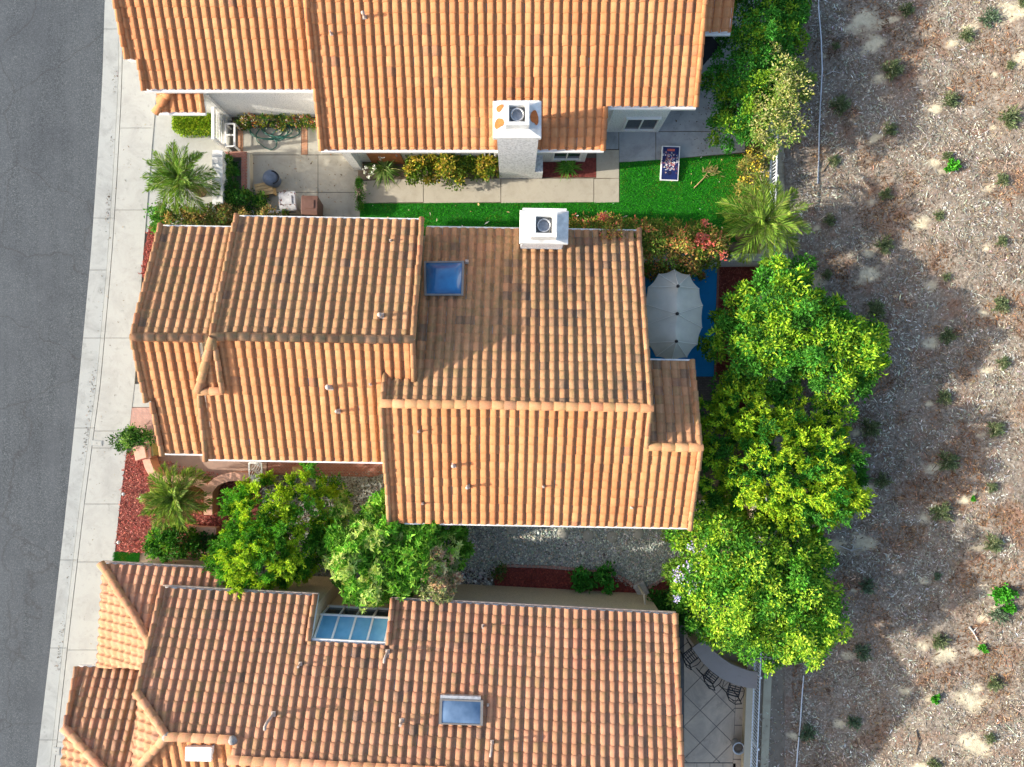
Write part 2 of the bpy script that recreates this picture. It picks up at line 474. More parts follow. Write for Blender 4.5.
def crown(name, poly, zlo, ztop, clumps, per, L, W, cols, parent, rclump=.42, fill=.35, style='round', tipcol=None, tipfrac=.0, upness=.6):
    """poly: plan outline in metres. Clumps of leaves over a dome; the gaps between them stay open."""
    cx_, cy_ = sum(p[0] for p in poly) / len(poly), sum(p[1] for p in poly) / len(poly)
    poly = [(cx_ + (x - cx_) * .96, cy_ + (y - cy_) * .96) for x, y in poly]
    Q = scatter_poly(poly, clumps * 6)
    d = edge_dist(Q, poly)
    # spread: dart throwing
    keep = []; md = rclump * .78
    for i in range(len(Q)):
        if d[i] < rclump * .22: continue
        if all((Q[i, 0] - Q[j, 0]) ** 2 + (Q[i, 1] - Q[j, 1]) ** 2 > md * md for j in keep): keep.append(i)
        if len(keep) >= clumps: break
    Q = Q[keep]; d = d[keep]; dm = max(d.max(), .3)
    dome = np.sqrt(np.clip(1 - (1 - np.minimum(d / dm, 1)) ** 2, 0, 1))
    eg = (d < rclump * .9) & (rng.uniform(0, 1, len(Q)) < .4)
    ow = Q - np.array([[cx_, cy_]]); ow /= np.maximum(np.linalg.norm(ow, axis=1, keepdims=True), .01)
    Q = Q + ow * eg[:, None] * rclump * rng.uniform(.4, 1.0, (len(Q), 1))
    z = zlo + (ztop - zlo) * (dome * .8 + .12) + rng.normal(0, .09, len(Q)) * (ztop - zlo)
    Cc = np.concatenate([Q, z[:, None]], 1)
    # lower, inner storey
    nl = int(len(Cc) * fill)
    if nl:
        low = Cc[rng.integers(0, len(Cc), nl)].copy(); low[:, 2] -= rng.uniform(.4, .9, nl) * (ztop - zlo) * .6
        low[:, :2] += rng.normal(0, rclump * .5, (nl, 2)); Cc = np.concatenate([Cc, low])
    ctr = np.array([Q[:, 0].mean(), Q[:, 1].mean(), zlo])
    rad = rclump * rng.choice([.45, .65, .85, 1.0, 1.2, 1.4], len(Cc))
    nearedge = np.concatenate([d, np.full(len(Cc) - len(d), 9.)]) < rclump * .6; rad = np.where(nearedge, np.minimum(rad, rclump * .75), rad)
    k = np.repeat(np.arange(len(Cc)), per); n = len(k)
    u = unit(rng.normal(0, 1, (n, 3))); u[:, 2] = np.abs(u[:, 2]) * .9 - .25
    rr = rng.uniform(.25, 1, n) ** .6
    base_c = cols if tipcol is None else cols
    cc_tone = np.clip(rng.normal(1, .2, len(Cc)), .6, 1.5)
    if style == 'spray':
        # each clump is a fan of twigs set with small leaves
        tw = 9
        td = unit(rng.normal(0, 1, (len(Cc), tw, 3)).reshape(-1, 3)); td[:, 2] = np.abs(td[:, 2]) * .7
        outw = unit(Cc - ctr); td = unit(td + np.repeat(outw, tw, 0) * .9)
        ti = k * tw + rng.integers(0, tw, n)
        s = rng.uniform(.15, 1, n)
        P = Cc[k] + td[ti] * (s * rad[k] * 1.25)[:, None] + rng.normal(0, .035, (n, 3))
        D = td[ti] * 1.0 + rng.normal(0, .55, (n, 3))
        tip = s
    elif style == 'whorl':
        wl = 8; nw = n // wl; kk = rng.integers(0, len(Cc), nw)
        u2 = unit(rng.normal(0, 1, (nw, 3))); u2[:, 2] = np.abs(u2[:, 2]); u2 = unit(u2)
        Pw = Cc[kk] + u2 * (rad[kk] * rng.uniform(.45, 1.05, nw))[:, None]
        ax = unit(u2 + np.array([[0, 0, .7]]))
        t1 = unit(np.cross(ax, rng.normal(0, 1, (nw, 3)))); t2 = np.cross(ax, t1)
        a = (np.arange(wl) / wl * 2 * PI)[None] + rng.normal(0, .25, (nw, wl))
        D = (t1[:, None] * np.cos(a)[..., None] + t2[:, None] * np.sin(a)[..., None]) + ax[:, None] * rng.uniform(.05, .7, (nw, wl, 1))
        D = D.reshape(-1, 3); P = np.repeat(Pw, wl, 0); Nn = np.repeat(ax, wl, 0) + rng.normal(0, .2, (nw * wl, 3))
        k = np.repeat(kk, wl); n = len(k); tip = np.repeat(rng.uniform(0, 1, nw), wl)
    else:
        sq = rng.uniform(.7, 1.35, (len(Cc), 3)); P = Cc[k] + u * sq[k] * (rad[k] * rr)[:, None] + rng.normal(0, .07, (n, 3)) * (rng.uniform(0, 1, (n, 1)) < .3)
        D = u + rng.normal(0, .6, (n, 3)) + np.array([[0, 0, .15]])
        tip = rr * (u[:, 2] + .4)
    if style != 'whorl':
        Nn = rng.normal(0, .55, (n, 3)) + np.array([[0, 0, upness]]) + u * .3
    col = pal(cols, n, .2) * cc_tone[k][:, None]
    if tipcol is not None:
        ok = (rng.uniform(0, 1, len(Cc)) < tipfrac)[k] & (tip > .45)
        col[ok] = pal(tipcol, ok.sum(), .18)  # upper outer leaves: tip colour, with sunlit brightness put into it on trees
    o = leaves(name, P, D, Nn, L * rng.lognormal(0, .25, n), W * rng.lognormal(0, .25, n), np.clip(col, .003, .9), parent)
    return o, Cc

def limbs(name, base, Cc, parent, r0=.11, nl=9, mat=None, fork=.45):
    mb = MB(); base = Vector(base)
    top = Vector((float(np.mean(Cc[:, 0])), float(np.mean(Cc[:, 1])), 0)); zt = float(Cc[:, 2].min())
    f = Vector((base.x * .6 + top.x * .4, base.y * .6 + top.y * .4, base.z + max(.25, (zt - base.z)) * fork + .2))
    mb.tube([base - Vector((0, 0, .05)), base * .5 + f * .5 + Vector((.04, -.03, 0)), f], [r0 * 1.25, r0, r0 * .85], 10)
    idx = rng.choice(len(Cc), min(nl * 2, len(Cc)), replace=False)
    for q, i in enumerate(idx):
        e = Vector(Cc[i]); m = f.lerp(e, .5) + Vector((random.uniform(-.12, .12), random.uniform(-.12, .12), random.uniform(.0, .2)))
        rr = r0 * (.55 if q < nl else .3)
        mb.tube([f, m, e], [rr, rr * .6, rr * .18], 6)
    return mb.build(name, mat or M['bark'], parent)

def tree(name, label, cat, px, base_px, zmid, zlo, ztop, clumps, per, L, W, cols, group=None, base_z=0.0, r0=.11, **kw):
    b = at(base_px[0], base_px[1], base_z)
    t = thing(name, label, cat, tuple(b), 0, group)
    o, Cc = crown('crown' if 'tree' in name else 'foliage', world_poly(px, zmid), zlo, ztop, clumps, per, L, W, cols, t, **kw)
    limbs('trunk' if 'tree' in name else 'stems', b, Cc, t, r0)
    return t

def palm(name, label, center_px, zc, fronds, length, cols, r_tr=.16, rise=.9, base_z=0.0):
    c = at(center_px[0], center_px[1], zc); b = Vector((c.x, c.y, base_z))
    t = thing(name, label, 'palm', tuple(b))
    mb = MB(); mb.tube([b, b.lerp(c, .5), c + Vector((0, 0, .05))], [r_tr * 1.2, r_tr, r_tr * 1.05], 12)
    mb.build('trunk', M['palm_trunk'], t)
    for k in range(fronds):
        az = k * 2.39996 + random.uniform(-.15, .15)
        f = k / fronds                      # 0 = youngest, upright
        el = R(78) - f * R(72) + random.uniform(-.08, .08)
        Lf = length * (.72 + .28 * min(1, f * 2.2)) * random.uniform(.9, 1.08)
        drop = .55 + f * .9
        pts = []; n = 14; p = np.array(c) + np.array([0, 0, .08 - .1 * f]); e = el
        for i in range(n + 1):
            pts.append(p.copy())
            p = p + np.array([math.cos(az) * math.cos(e), math.sin(az) * math.cos(e), math.sin(e)]) * Lf / n
            e -= drop / n * (1 + 1.3 * i / n)
        pts = np.array(pts)
        ns = 34
        s = np.repeat(np.linspace(.1, .99, ns), 2); side = np.tile([1, -1], ns)
        x = s * n; i0 = np.minimum(x.astype(int), n - 1); fr = (x - i0)[:, None]
        P = pts[i0] * (1 - fr) + pts[i0 + 1] * fr; T = unit(pts[i0 + 1] - pts[i0])
        Sd = np.array([-math.sin(az), math.cos(az), 0.0])[None] * side[:, None]
        up = np.cross(T, np.cross(np.array([[0, 0, 1.0]]), T)); up = unit(up)
        D = Sd * (1.0 - .45 * s[:, None]) + T * (.75 + .5 * s[:, None]) + up * .28 + rng.normal(0, .1, (len(s), 3))
        LL = Lf * .26 * np.sin(np.clip(s * 1.02 + .12, 0, 1) * PI) ** .6 * .95 + .04
        Nn = up + Sd * .3 + rng.normal(0, .15, (len(s), 3))
        tone = random.uniform(.8, 1.2)
        V, F, cc = leaf_arrays(P, D, Nn, LL, .026, pal(cols, len(s), .15) * tone, .2)
        # midrib as a slim three-sided rod
        rv = []; rf = []
        for i, q in enumerate(pts):
            wd = .018 * (1 - i / n) + .004
            for a in range(3):
                rv.append(q + np.array([-math.sin(az), math.cos(az), 0]) * wd * math.cos(a * 2.1) + np.array([0, 0, 1.]) * wd * math.sin(a * 2.1))
        for i in range(n):
            for a in range(3):
                q = [i * 3 + a, i * 3 + (a + 1) % 3, (i + 1) * 3 + (a + 1) % 3, (i + 1) * 3 + a]
                rf += [[q[0], q[1], q[2]], [q[0], q[2], q[3]]]
        V = np.concatenate([V, np.array(rv)]); F = np.concatenate([F, np.array(rf) + len(s) * 4])
        cc = np.concatenate([cc, np.repeat(np.array([[.25, .27, .08]]), len(rv), 0)])
        mesh_np('frond', V, F, cc, M['leaf'], t)
    return t

# ------------------------------------------------------------------ roofs
TW, TE = 0.284, 0.27      # tile width, horizontal exposure
PROF = [(0, -.004), (.03, .026), (.1, .04), (.3, .062), (.54, .08), (.68, .08), (.735, .062), (.785, -.002), (.9, -.008), (1, -.004)]     # wide barrels
PROF_B = [(0, -.004), (.03, .028), (.1, .044), (.27, .066), (.46, .082), (.58, .081), (.64, .06), (.695, -.006), (.85, -.014), (1, -.004)]   # narrower, older barrels

class Frame:
    """local house axes turned by th about the world origin"""
    def __init__(s, th): s.th = th; s.c = math.cos(th); s.s = math.sin(th)
    def w(s, x, y, z=0.0): return Vector((x * s.c - y * s.s, x * s.s + y * s.c, z))
    def ray(s, px, py):
        u = (px - 512) / FP; v = (383.5 - py) / FP
        return u * s.c + v * s.s, -u * s.s + v * s.c
    def at(s, px, py, z):
        u, v = s.ray(px, py); return (u * (HC - z), v * (HC - z))
class Plane:
    """z falls by p per metre along the horizontal local direction d from ref, where z = z0"""
    def __init__(s, ref, z0, d, p): s.ref = ref; s.z0 = z0; s.d = d; s.p = p
    def z(s, x, y): return s.z0 - s.p * ((x - s.ref[0]) * s.d[0] + (y - s.ref[1]) * s.d[1])
    def px(s, fr, px, py):
        u, v = fr.ray(px, py); k = s.p * (u * s.d[0] + v * s.d[1]); c = s.p * (s.ref[0] * s.d[0] + s.ref[1] * s.d[1])
        z = (s.z0 + c - k * HC) / (1 - k)
        return (u * (HC - z), v * (HC - z))

def ccw(poly):
    a = sum(poly[i][0] * poly[(i + 1) % len(poly)][1] - poly[(i + 1) % len(poly)][0] * poly[i][1] for i in range(len(poly)))
    return poly if a > 0 else poly[::-1]

def roof_tiles(name, fr, pl, poly, mat, parent, u_org, w_org, lichen=.3, dark=.1, seed=1, lift=0.0, tilejit=.008):
    """barrel tiles over a convex plan polygon (local metres). u_org: column origin, w_org: eave coordinate along d"""
    rg = np.random.default_rng(seed)
    poly = ccw(poly); d = np.array(pl.d, float); a = np.array([d[1], -d[0]])
    if a.sum() < 0: a = -a
    P = np.array(poly); U = P @ a; Wd = -(P @ d)            # w grows up the slope
    w_eave = -w_org
    i0 = math.floor((U.min() - u_org) / TW) - 1; i1 = math.ceil((U.max() - u_org) / TW) + 1
    j0 = math.floor((Wd.min() - w_eave) / TE) - 1; j1 = math.ceil((Wd.max() - w_eave) / TE) + 1
    I, J = np.meshgrid(np.arange(i0, i1), np.arange(j0, j1), indexing='ij'); I = I.ravel(); J = J.ravel()
    uc = u_org + (I + .5) * TW; wc = w_eave + (J + .5) * TE
    xy = uc[:, None] * a + (-wc)[:, None] * d
    ok = np.ones(len(I), bool)
    for q in range(len(poly)):
        p0 = np.array(poly[q]); e = np.array(poly[(q + 1) % len(poly)]) - p0; e = e / (np.linalg.norm(e) + 1e-9)
        ok &= ((xy - p0) @ np.array([-e[1], e[0]])) > -.32
    I, J, uc, wc = I[ok], J[ok], uc[ok], wc[ok]; n = len(I)
    pr = PROF if mat is M['tile_top'] else PROF_B
    t = np.array([q[0] for q in pr]); h = np.array([q[1] for q in pr]); m = len(t)
    ju = rg.normal(0, .004, (n, 1)); jw = rg.normal(0, .005, (n, 1)); jz = rg.normal(0, tilejit * .6, (n, 1)); rot = rg.normal(0, .012, (n, 1))
    rows = []
    for (fw, dz, sc, tp) in ((-.02, -.03, .98, 1.0), (-.02, .014, 1.0, 1.0), (.5, .007, .985, .985), (1.09, -.003, .965, .965)):
        uu = uc[:, None] + ((t[None] - .33) * tp + .33 - .5) * TW + ju + rot * (fw - .5) * TE
        ww = (wc[:, None] - .5 * TE + fw * TE) + jw + 0 * t[None]
        hh = h[None] * sc + dz + jz
        rows.append((uu, ww, hh))
    uu = np.stack([r[0] for r in rows], 1); ww = np.stack([r[1] for r in rows], 1); hh = np.stack([r[2] for r in rows], 1)
    x = uu * a[0] - ww * d[0]; y = uu * a[1] - ww * d[1]
    z = pl.z0 - pl.p * ((x - pl.ref[0]) * d[0] + (y - pl.ref[1]) * d[1]) + hh + lift
    X = x * fr.c - y * fr.s; Y = x * fr.s + y * fr.c
    V = np.stack([X, Y, z], -1).reshape(-1, 3)
    nr = 4; fs = []
    for r in range(nr - 1):
        for k in range(m - 1):
            fs.append([r * m + k, r * m + k + 1, (r + 1) * m + k + 1, (r + 1) * m + k])
    fs = np.array(fs)
    # keep faces pointing up
    cr = np.cross(np.append(a, 0), np.append(-d, 0))[2]
    if cr < 0: fs = fs[:, ::-1]
    F = (np.arange(n)[:, None, None] * nr * m + fs[None]).reshape(-1, 4)
    # tone per tile: patches of weathering plus single odd tiles
    tone = np.clip(.42 + .1 * rg.normal(0, 1, n) + .12 * np.sin(uc * 1.7 + wc * .9 + seed), 0, 1)
    li = np.clip(lichen + rg.normal(0, .25, n) * (lichen > .1) + .1 * rg.normal(0, 1, n), 0, 1)
    blot = np.sin(uc * .9 + seed * 1.3) + np.sin(wc * 1.3 + uc * .5 + seed) + .6 * np.sin(uc * 2.3 - wc * 1.9)
    dk = np.where(rg.uniform(0, 1, n) < dark * np.clip(.5 + blot * .6, .08, 2.2), rg.uniform(.25, .8, n), 0.0)
    col = np.stack([tone, li, dk, np.ones(n)], 1)
    me = bpy.data.meshes.new(name)
    me.from_pydata(V.tolist(), [], F.tolist())
    sm = np.tile(np.array([False] * (m - 1) + [True] * (2 * (m - 1))), n)
    me.polygons.foreach_set('use_smooth', sm)
    ca = me.color_attributes.new('tint', 'FLOAT_COLOR', 'POINT')
    ca.data.foreach_set('color', np.repeat(col, nr * m, 0).astype(np.float32).ravel())
    bm = bmesh.new(); bm.from_mesh(me)
    for q in range(len(poly)):
        p0 = fr.w(*poly[q]); p1 = fr.w(*poly[(q + 1) % len(poly)]); e = (p1 - p0)
        if e.length < 1e-4: continue
        e.normalize()
        bmesh.ops.bisect_plane(bm, geom=bm.verts[:] + bm.edges[:] + bm.faces[:], plane_co=p0, plane_no=(e.y, -e.x, 0), clear_outer=True)
    bm.to_mesh(me); bm.free()
    return link(name, me, mat, parent)

def deck(name, fr, pl, poly, mat, parent, top=-.035, th=.13):
    mb = MB()
    poly = ccw(poly)
    vs = [fr.w(x, y, pl.z(x, y) + top - th) for x, y in poly] + [fr.w(x, y, pl.z(x, y) + top) for x, y in poly]
    n = len(poly)
    mb.add(vs, [list(range(n))[::-1], list(range(n, 2 * n))] + [[i, (i + 1) % n, n + (i + 1) % n, n + i] for i in range(n)])
    return mb.build(name, mat, parent)

def caps(name, runs, mat, parent, **kw):
    for i, r in enumerate(runs):
        k = dict(kw); k['seed'] = kw.get('seed', 3) * 31 + i
        caps1(name, [r], mat, parent, **k)
def caps1(name, runs, mat, parent, wdt=.2, hgt=.1, seg=.36, seed=3, lift=.03, lichen=.4):
    """half round cover tiles laid end to end along 3-D lines (ridges, hips, rakes)"""
    rg = np.random.default_rng(seed); V = []; F = []; cols = []
    for (a, b) in runs:
        a = Vector(a); b = Vector(b); L = (b - a).length; n = max(1, round(L / seg)); dr = (b - a) / n
        x = dr.normalized(); sd = x.cross(Vector((0, 0, 1))).normalized(); up = sd.cross(x)
        for k in range(n):
            o = a + dr * k - x * .015; tn = float(np.clip(.25 + .25 * rg.normal(), 0, 1)); li = float(np.clip(lichen + .25 + .35 * rg.normal(), 0, 1)); dk = float(rg.uniform(.2, .5) if rg.uniform() < .06 else 0)
            b0 = len(V); ns = 8; jit = rg.normal(0, .006)
            for (f, sc, dz) in ((0, 1.0, .02), (0, 1.04, .032), (1.06, .9, .0)):
                for q in range(ns + 1):
                    an = PI * q / ns
                    p = o + dr * f + sd * (-math.cos(an) * wdt / 2 * sc + jit) + up * (math.sin(an) * hgt * sc * (1 if f or sc > 1 else .75) + dz * (.4 if f == 0 and sc == 1 else 1)) + Vector((0, 0, lift - .03))
                    V.append(p); cols += [tn, li, dk, 1.0]
            for r in range(2):
                for q in range(ns):
                    F.append([b0 + r * (ns + 1) + q, b0 + r * (ns + 1) + q + 1, b0 + (r + 1) * (ns + 1) + q + 1, b0 + (r + 1) * (ns + 1) + q])
    me = bpy.data.meshes.new(name); me.from_pydata([tuple(v) for v in V], [], F)
    bm = bmesh.new(); bm.from_mesh(me); bmesh.ops.recalc_face_normals(bm, faces=bm.faces[:]); bm.to_mesh(me); bm.free()
    me.polygons.foreach_set('use_smooth', [True] * len(me.polygons))
    ca = me.color_attributes.new('tint', 'FLOAT_COLOR', 'POINT'); ca.data.foreach_set('color', cols)
    return link(name, me, mat, parent)

def gutter(fr, p0, p1, z, parent, out=(0, 1), mat=None):
    mb = MB(); a = fr.w(p0[0] + out[0] * .03, p0[1] + out[1] * .03, z - .07); b = fr.w(p1[0] + out[0] * .03, p1[1] + out[1] * .03, z - .07)
    mb.bar(a, b, .05, .09)
    return mb.build('gutter', mat or M['white'], parent)

def gable_walls(fr, x0, x1, prof, mat, parent, name='wall'):
    """prof: cross-section (y, z) list from south foot over the ridge to north foot"""
    mb = MB(); n = len(prof)
    vs = [fr.w(x0, y, z) for y, z in prof] + [fr.w(x1, y, z) for y, z in prof]
    fs = [list(range(n)), list(range(n, 2 * n))[::-1]] + [[i, n + i, n + (i + 1) % n, (i + 1) % n] for i in range(n)]
    mb.add(vs, fs)
    return mb.build(name, mat, parent)

def vent(fr, pl, px, py, parent, h=.3, r=.045, hood=False, bend=False, zb=None):
    r *= .75; h *= 1.25
    x, y = pl.px(fr, px, py); z = pl.z(x, y); b = fr.w(x, y, z)
    mb = MB()
    mb.box(b + Vector((0, 0, .06)), (r * 3.2, r * 3.6, .03)); mb.lathe([(r * 1.5, .06), (r * 1.35, .1), (r * 1.1, .13)], b, 12)
    if bend:
        mb.tube([b + Vector((0, 0, .05)), b + Vector((0, 0, h)), b + Vector((-.02, -.06, h + .08)), b + Vector((-.03, -.16, h + .06))], r, 10)
    else:
        mb.tube([b, b + Vector((0, 0, h))], r, 12)
        if hood: mb.lathe([(r * 1.5, h), (r * 1.55, h + .04), (r * 1.1, h + .07), (.01, h + .085)], b, 14)
    return mb.build('vent_pipe', M['lead'], parent)

def box_leaves(name, parent, x0, x1, y0, y1, z1, n, L, W, cols, tip):
    f = rng.uniform(0, 1, n); P = np.stack([rng.uniform(x0, x1, n), rng.uniform(y0, y1, n), np.full(n, z1)], 1); D = np.tile([[0, 0, 1.0]], (n, 1))
    s = f > .62
    e = rng.integers(0, 4, n)
    for k, (ax, v, d) in enumerate(((0, x0, (-1, 0, 0)), (0, x1, (1, 0, 0)), (1, y0, (0, -1, 0)), (1, y1, (0, 1, 0)))):
        q = s & (e == k); P[q, ax] = v; P[q, 2] = rng.uniform(.05, z1, q.sum()); D[q] = d
    P += rng.normal(0, .022, (n, 3)); D = D + rng.normal(0, .6, (n, 3))
    col = pal(cols, n, .2); t = rng.uniform(0, 1, n) < .45; col[t] = pal(tip, t.sum(), .15)
    return leaves(name, P, D, rng.normal(0, .6, (n, 3)) + [0, 0, .8], L, W, col, parent)

# ================================================================== ground
def slab(name, px, z, mat, kind='structure', label=None, cat=None, parent=None, zb=-.2, pz=None):
    mb = MB(); mb.prism([tuple(at(x, y, z if pz is None else pz)[:2]) for x, y in px], zb, z)
    o = mb.build(name, mat, parent)
    if kind: o['kind'] = kind
    return tag(o, label, cat)

# base sheet to the horizon, sloping hill on the right
def ground():
    mb = MB(); mb.prism([(-400, -400), (HX0 + .05, -400), (HX0 + .05, 400), (-400, 400)], -1.2, -.16)
    o = mb.build('ground', M['soil']); o['kind'] = 'structure'
ground()
EDGE = [(0, 104.5), (85, 102), (170, 96.5), (256, 90.5), (384, 78.5), (511, 65.5), (648, 50), (767, 36)]
CURB = [(0, 119.5), (85, 118.5), (170, 113.5), (256, 108), (384, 96.5), (511, 79), (648, 63), (767, 50)]
WALKL = [(0, 122.5), (85, 121.5), (170, 117), (256, 111.5), (384, 100), (511, 83), (648, 67), (767, 54)]
WALKR = [(0, 162), (85, 157), (170, 150), (256, 143), (384, 134.5), (440, 128), (511, 119), (560, 114), (648, 103), (767, 92)]
def xa(tab, y):
    if y <= tab[0][0]: i = 0
    else: i = max(k for k in range(len(tab) - 1) if tab[k][0] <= y)
    (y0, x0), (y1, x1) = tab[i], tab[min(i + 1, len(tab) - 1)]
    return x0 + (x1 - x0) * (y - y0) / (y1 - y0)
YS = list(range(-140, 920, 35))
mb = MB()
mb.prism([tuple(at(-900, -140)[:2]), tuple(at(-900, 910)[:2])] + [tuple(at(xa(EDGE, y), y, -.1)[:2]) for y in YS[::-1]], -.4, -.10)
road = mb.build('road', M['asphalt']); road['kind'] = 'structure'
def strip(name, t0, t1, z, mat, joints, gap=.22, zb=-.3):
    mb = MB()
    js = [-140] + joints + [910]
    for a, b in zip(js[:-1], js[1:]):
        ys = [a + gap] + [y for y in YS if a + 3 < y < b - 3] + [b - gap]
        mb.prism([tuple(at(xa(t0, y), y, z)[:2]) for y in ys] + [tuple(at(xa(t1, y), y, z)[:2]) for y in ys[::-1]], zb, z)
    o = mb.build(name, mat); o['kind'] = 'structure'; return o
strip('gutter_pan', [(y, x + .2) for y, x in EDGE], [(y, x - .3) for y, x in CURB], -.085, M['gutter'], [29, 218, 270, 338, 428, 560, 648, 740])
strip('kerb', CURB, WALKL, .025, M['curb'], [29, 218, 338, 428, 560, 648, 740], zb=-.3)
slab('walk_base', [(xa(WALKL, y) + 1, y) for y in YS] + [(xa(WALKR, y) + 4, y) for y in YS[::-1]], -.012, M['joint'], zb=-.15)
strip('sidewalk', [(y, x + .7) for y, x in WALKL], WALKR, .03, M['walk'], [28, 128, 210, 338, 431, 448, 504, 562, 650, 742])
# utility boxes let into the pavement
for i, (x, y, ww, hh, lab) in enumerate(((97, 443, 11, 5.5, 'small rectangular concrete meter lid in the sidewalk beside the round kerb shrub'), (56.5, 751, 7, 8, 'small rectangular meter lid in the sidewalk beside the lowest tiled hip roof'))):
    t = thing('meter_box', lab, 'meter box', tuple(at(x, y, .03)), -.06)
    c = at(x, y, .03)
    mb = MB(); mb.box(c + Vector((0, 0, .003)), (ww * .036, hh * .036, .02), -.06); mb.build('rim', M['gutter'], t)
    mb = MB(); mb.box(c + Vector((0, 0, .008)), (ww * .029, hh * .026, .02), -.06); mb.build('lid', M['walk'], t)
    mb = MB(); mb.box(c + Vector((0, 0, .019)), (.05, .02, .004), -.06); mb.build('finger_slot', M['joint'], t)

# lot base: soil around the houses
slab('garden_soil', [(790, -140)] + [(xa(WALKR, y) - 1, y) for y in YS] + [(790, 910)], -.02, M['soil'], zb=-.15)
# left front apron beside the first palm
slab('front_paving', [(153.5, 92), (232, 92), (226, 205), (150, 232), (143, 232)], .012, M['walk'])
slab('paving_joint', [(152, 112.6), (228, 113.4), (228, 114.2), (152, 113.4)], .016, M['joint'])
# courtyard
slab('courtyard_base', [(226, 120), (366, 120), (366, 222), (226, 222)], .004, M['joint'])
for q in ([(238, 128), (301, 128), (301, 154.5), (238, 154.5)], [(308, 128), (366, 128), (366, 154.5), (308, 154.5)], [(228, 155.3), (317.6, 155.3), (317.6, 192), (228, 192)], [(318.3, 155.3), (358, 155.3), (358, 192), (318.3, 192)], [(228, 192.8), (317.6, 192.8), (317.6, 222), (228, 222)], [(318.3, 192.8), (360, 192.8), (360, 222), (318.3, 222)]):
    slab('courtyard_paving', q, .014, M['court'])
slab('brick_band', [(301.6, 126), (307.4, 126), (307.4, 154.5), (301.6, 154.5)], .018, M['brick_orange'])
slab('brick_band', [(238, 128), (243, 128), (243, 153), (238, 153)], .022, M['brick_orange'])
slab('planting_bed', [(236, 117), (330, 118), (330, 127), (236, 127)], .02, M['soil'])
# side walk and lawn of the upper house
slab('planting_bed', [(358, 150), (500, 150), (500, 180), (358, 180)], .02, M['soil'])
slab('planting_bed', [(540, 158), (596, 158), (596, 177), (540, 177)], .02, M['dark_soil'])
for a, b in ((360.5, 423), (423.6, 500.5), (501.1, 593.5), (594.1, 619)):
    slab('side_walk', [(a, 179 if a > 400 else 181), (b, 178.5), (b, 202), (a, 203)], .03, M['walkside'])
slab('side_walk', [(596.5, 150), (619, 150), (619, 178), (596.5, 178)], .03, M['walkside'])
LAWN = [(360, 203.6), (619.6, 202.4), (619.6, 162.5), (700, 157), (748, 153), (748, 240), (570, 262), (520, 245), (360, 240)]
slab('lawn', LAWN, .02, M['lawn'])
for q in ([(596, 95), (618.5, 95), (618.5, 149), (596, 149)], [(619.2, 95), (655.5, 95), (655.5, 161), (619.2, 162)], [(656.2, 60), (780, 60), (780, 131), (656.2, 131)], [(656.2, 131.8), (745, 131.8), (745, 152), (700, 156), (656.2, 160)], [(640, -140), (780, -140), (780, 36.5), (640, 36.5)], [(640, 37.2), (780, 37.2), (780, 60), (640, 60)]):
    slab('patio', q, .012, M['patio'])
# blue deck, mulch bed and pavers behind the middle house
slab('blue_deck', [(620, 262), (717.5, 267), (714, 376.5), (620, 376.5)], .03, M['blue_deck'])
slab('deck_edging', [(717.5, 267), (719.5, 267), (716, 377), (714, 376.5)], .05, M['brick_red'])
slab('mulch_bed', [(719.5, 262), (790, 262), (790, 470), (716, 377)], .02, M['dark_soil'])
slab('brick_pavers', [(660, 377), (730, 377), (740, 440), (690, 470), (660, 470)], .026, M['brick_dark'])
# front garden of the middle house
slab('mulch_bed', [(126, 452), (160, 448), (262, 478), (262, 540), (190, 556), (114.5, 551), (119, 511)], .014, M['red_soil'])
slab('mulch_bed', [(149, 226), (165, 226), (160, 300), (141, 275)], .014, M['red_soil'])
slab('concrete_strip', [(134.5, 384), (160, 384), (160, 407), (132, 407)], .02, M['walk'])
slab('brick_pavers', [(131.5, 407.6), (170, 407.6), (176, 462), (150, 462), (142, 436), (127.5, 436)], .026, M['brick_pink'])
slab('entry_paving', [(160, 440), (268, 440), (266, 478), (170, 482), (158, 470)], .03, M['paver_tan'])
slab('brick_path', [(266, 440), (396, 440), (396, 470), (372, 477), (268, 474.5)], .03, M['brick_red'])
slab('turf_patch', [(114, 552), (140, 553), (138, 566), (112, 566)], .02, M['lawn'])
slab('bare_strip', [(140, 553), (225, 549), (225, 575), (138, 575)], .016, M['soil'])
# gravel side yard
slab('gravel_yard', [(262, 474), (396, 470), (396, 500), (720, 500), (705, 566), (688, 570), (641, 592), (600, 575), (540, 568), (500, 567), (455, 590), (320, 605), (255, 590)], .010, M['gravel_base'])
slab('mulch_bed', [(497, 567.5), (540, 568), (600, 573), (622, 578), (641, 591), (641, 620), (490, 620)], .022, M['dark_soil'])
slab('mulch_bed', [(642, 592), (688, 568), (706, 560), (706, 600), (642, 600)], .022, M['dark_soil'])
slab('pebble_bed', [(446, 566), (496, 567), (489, 600), (446, 600)], .014, M['gravel_base'])
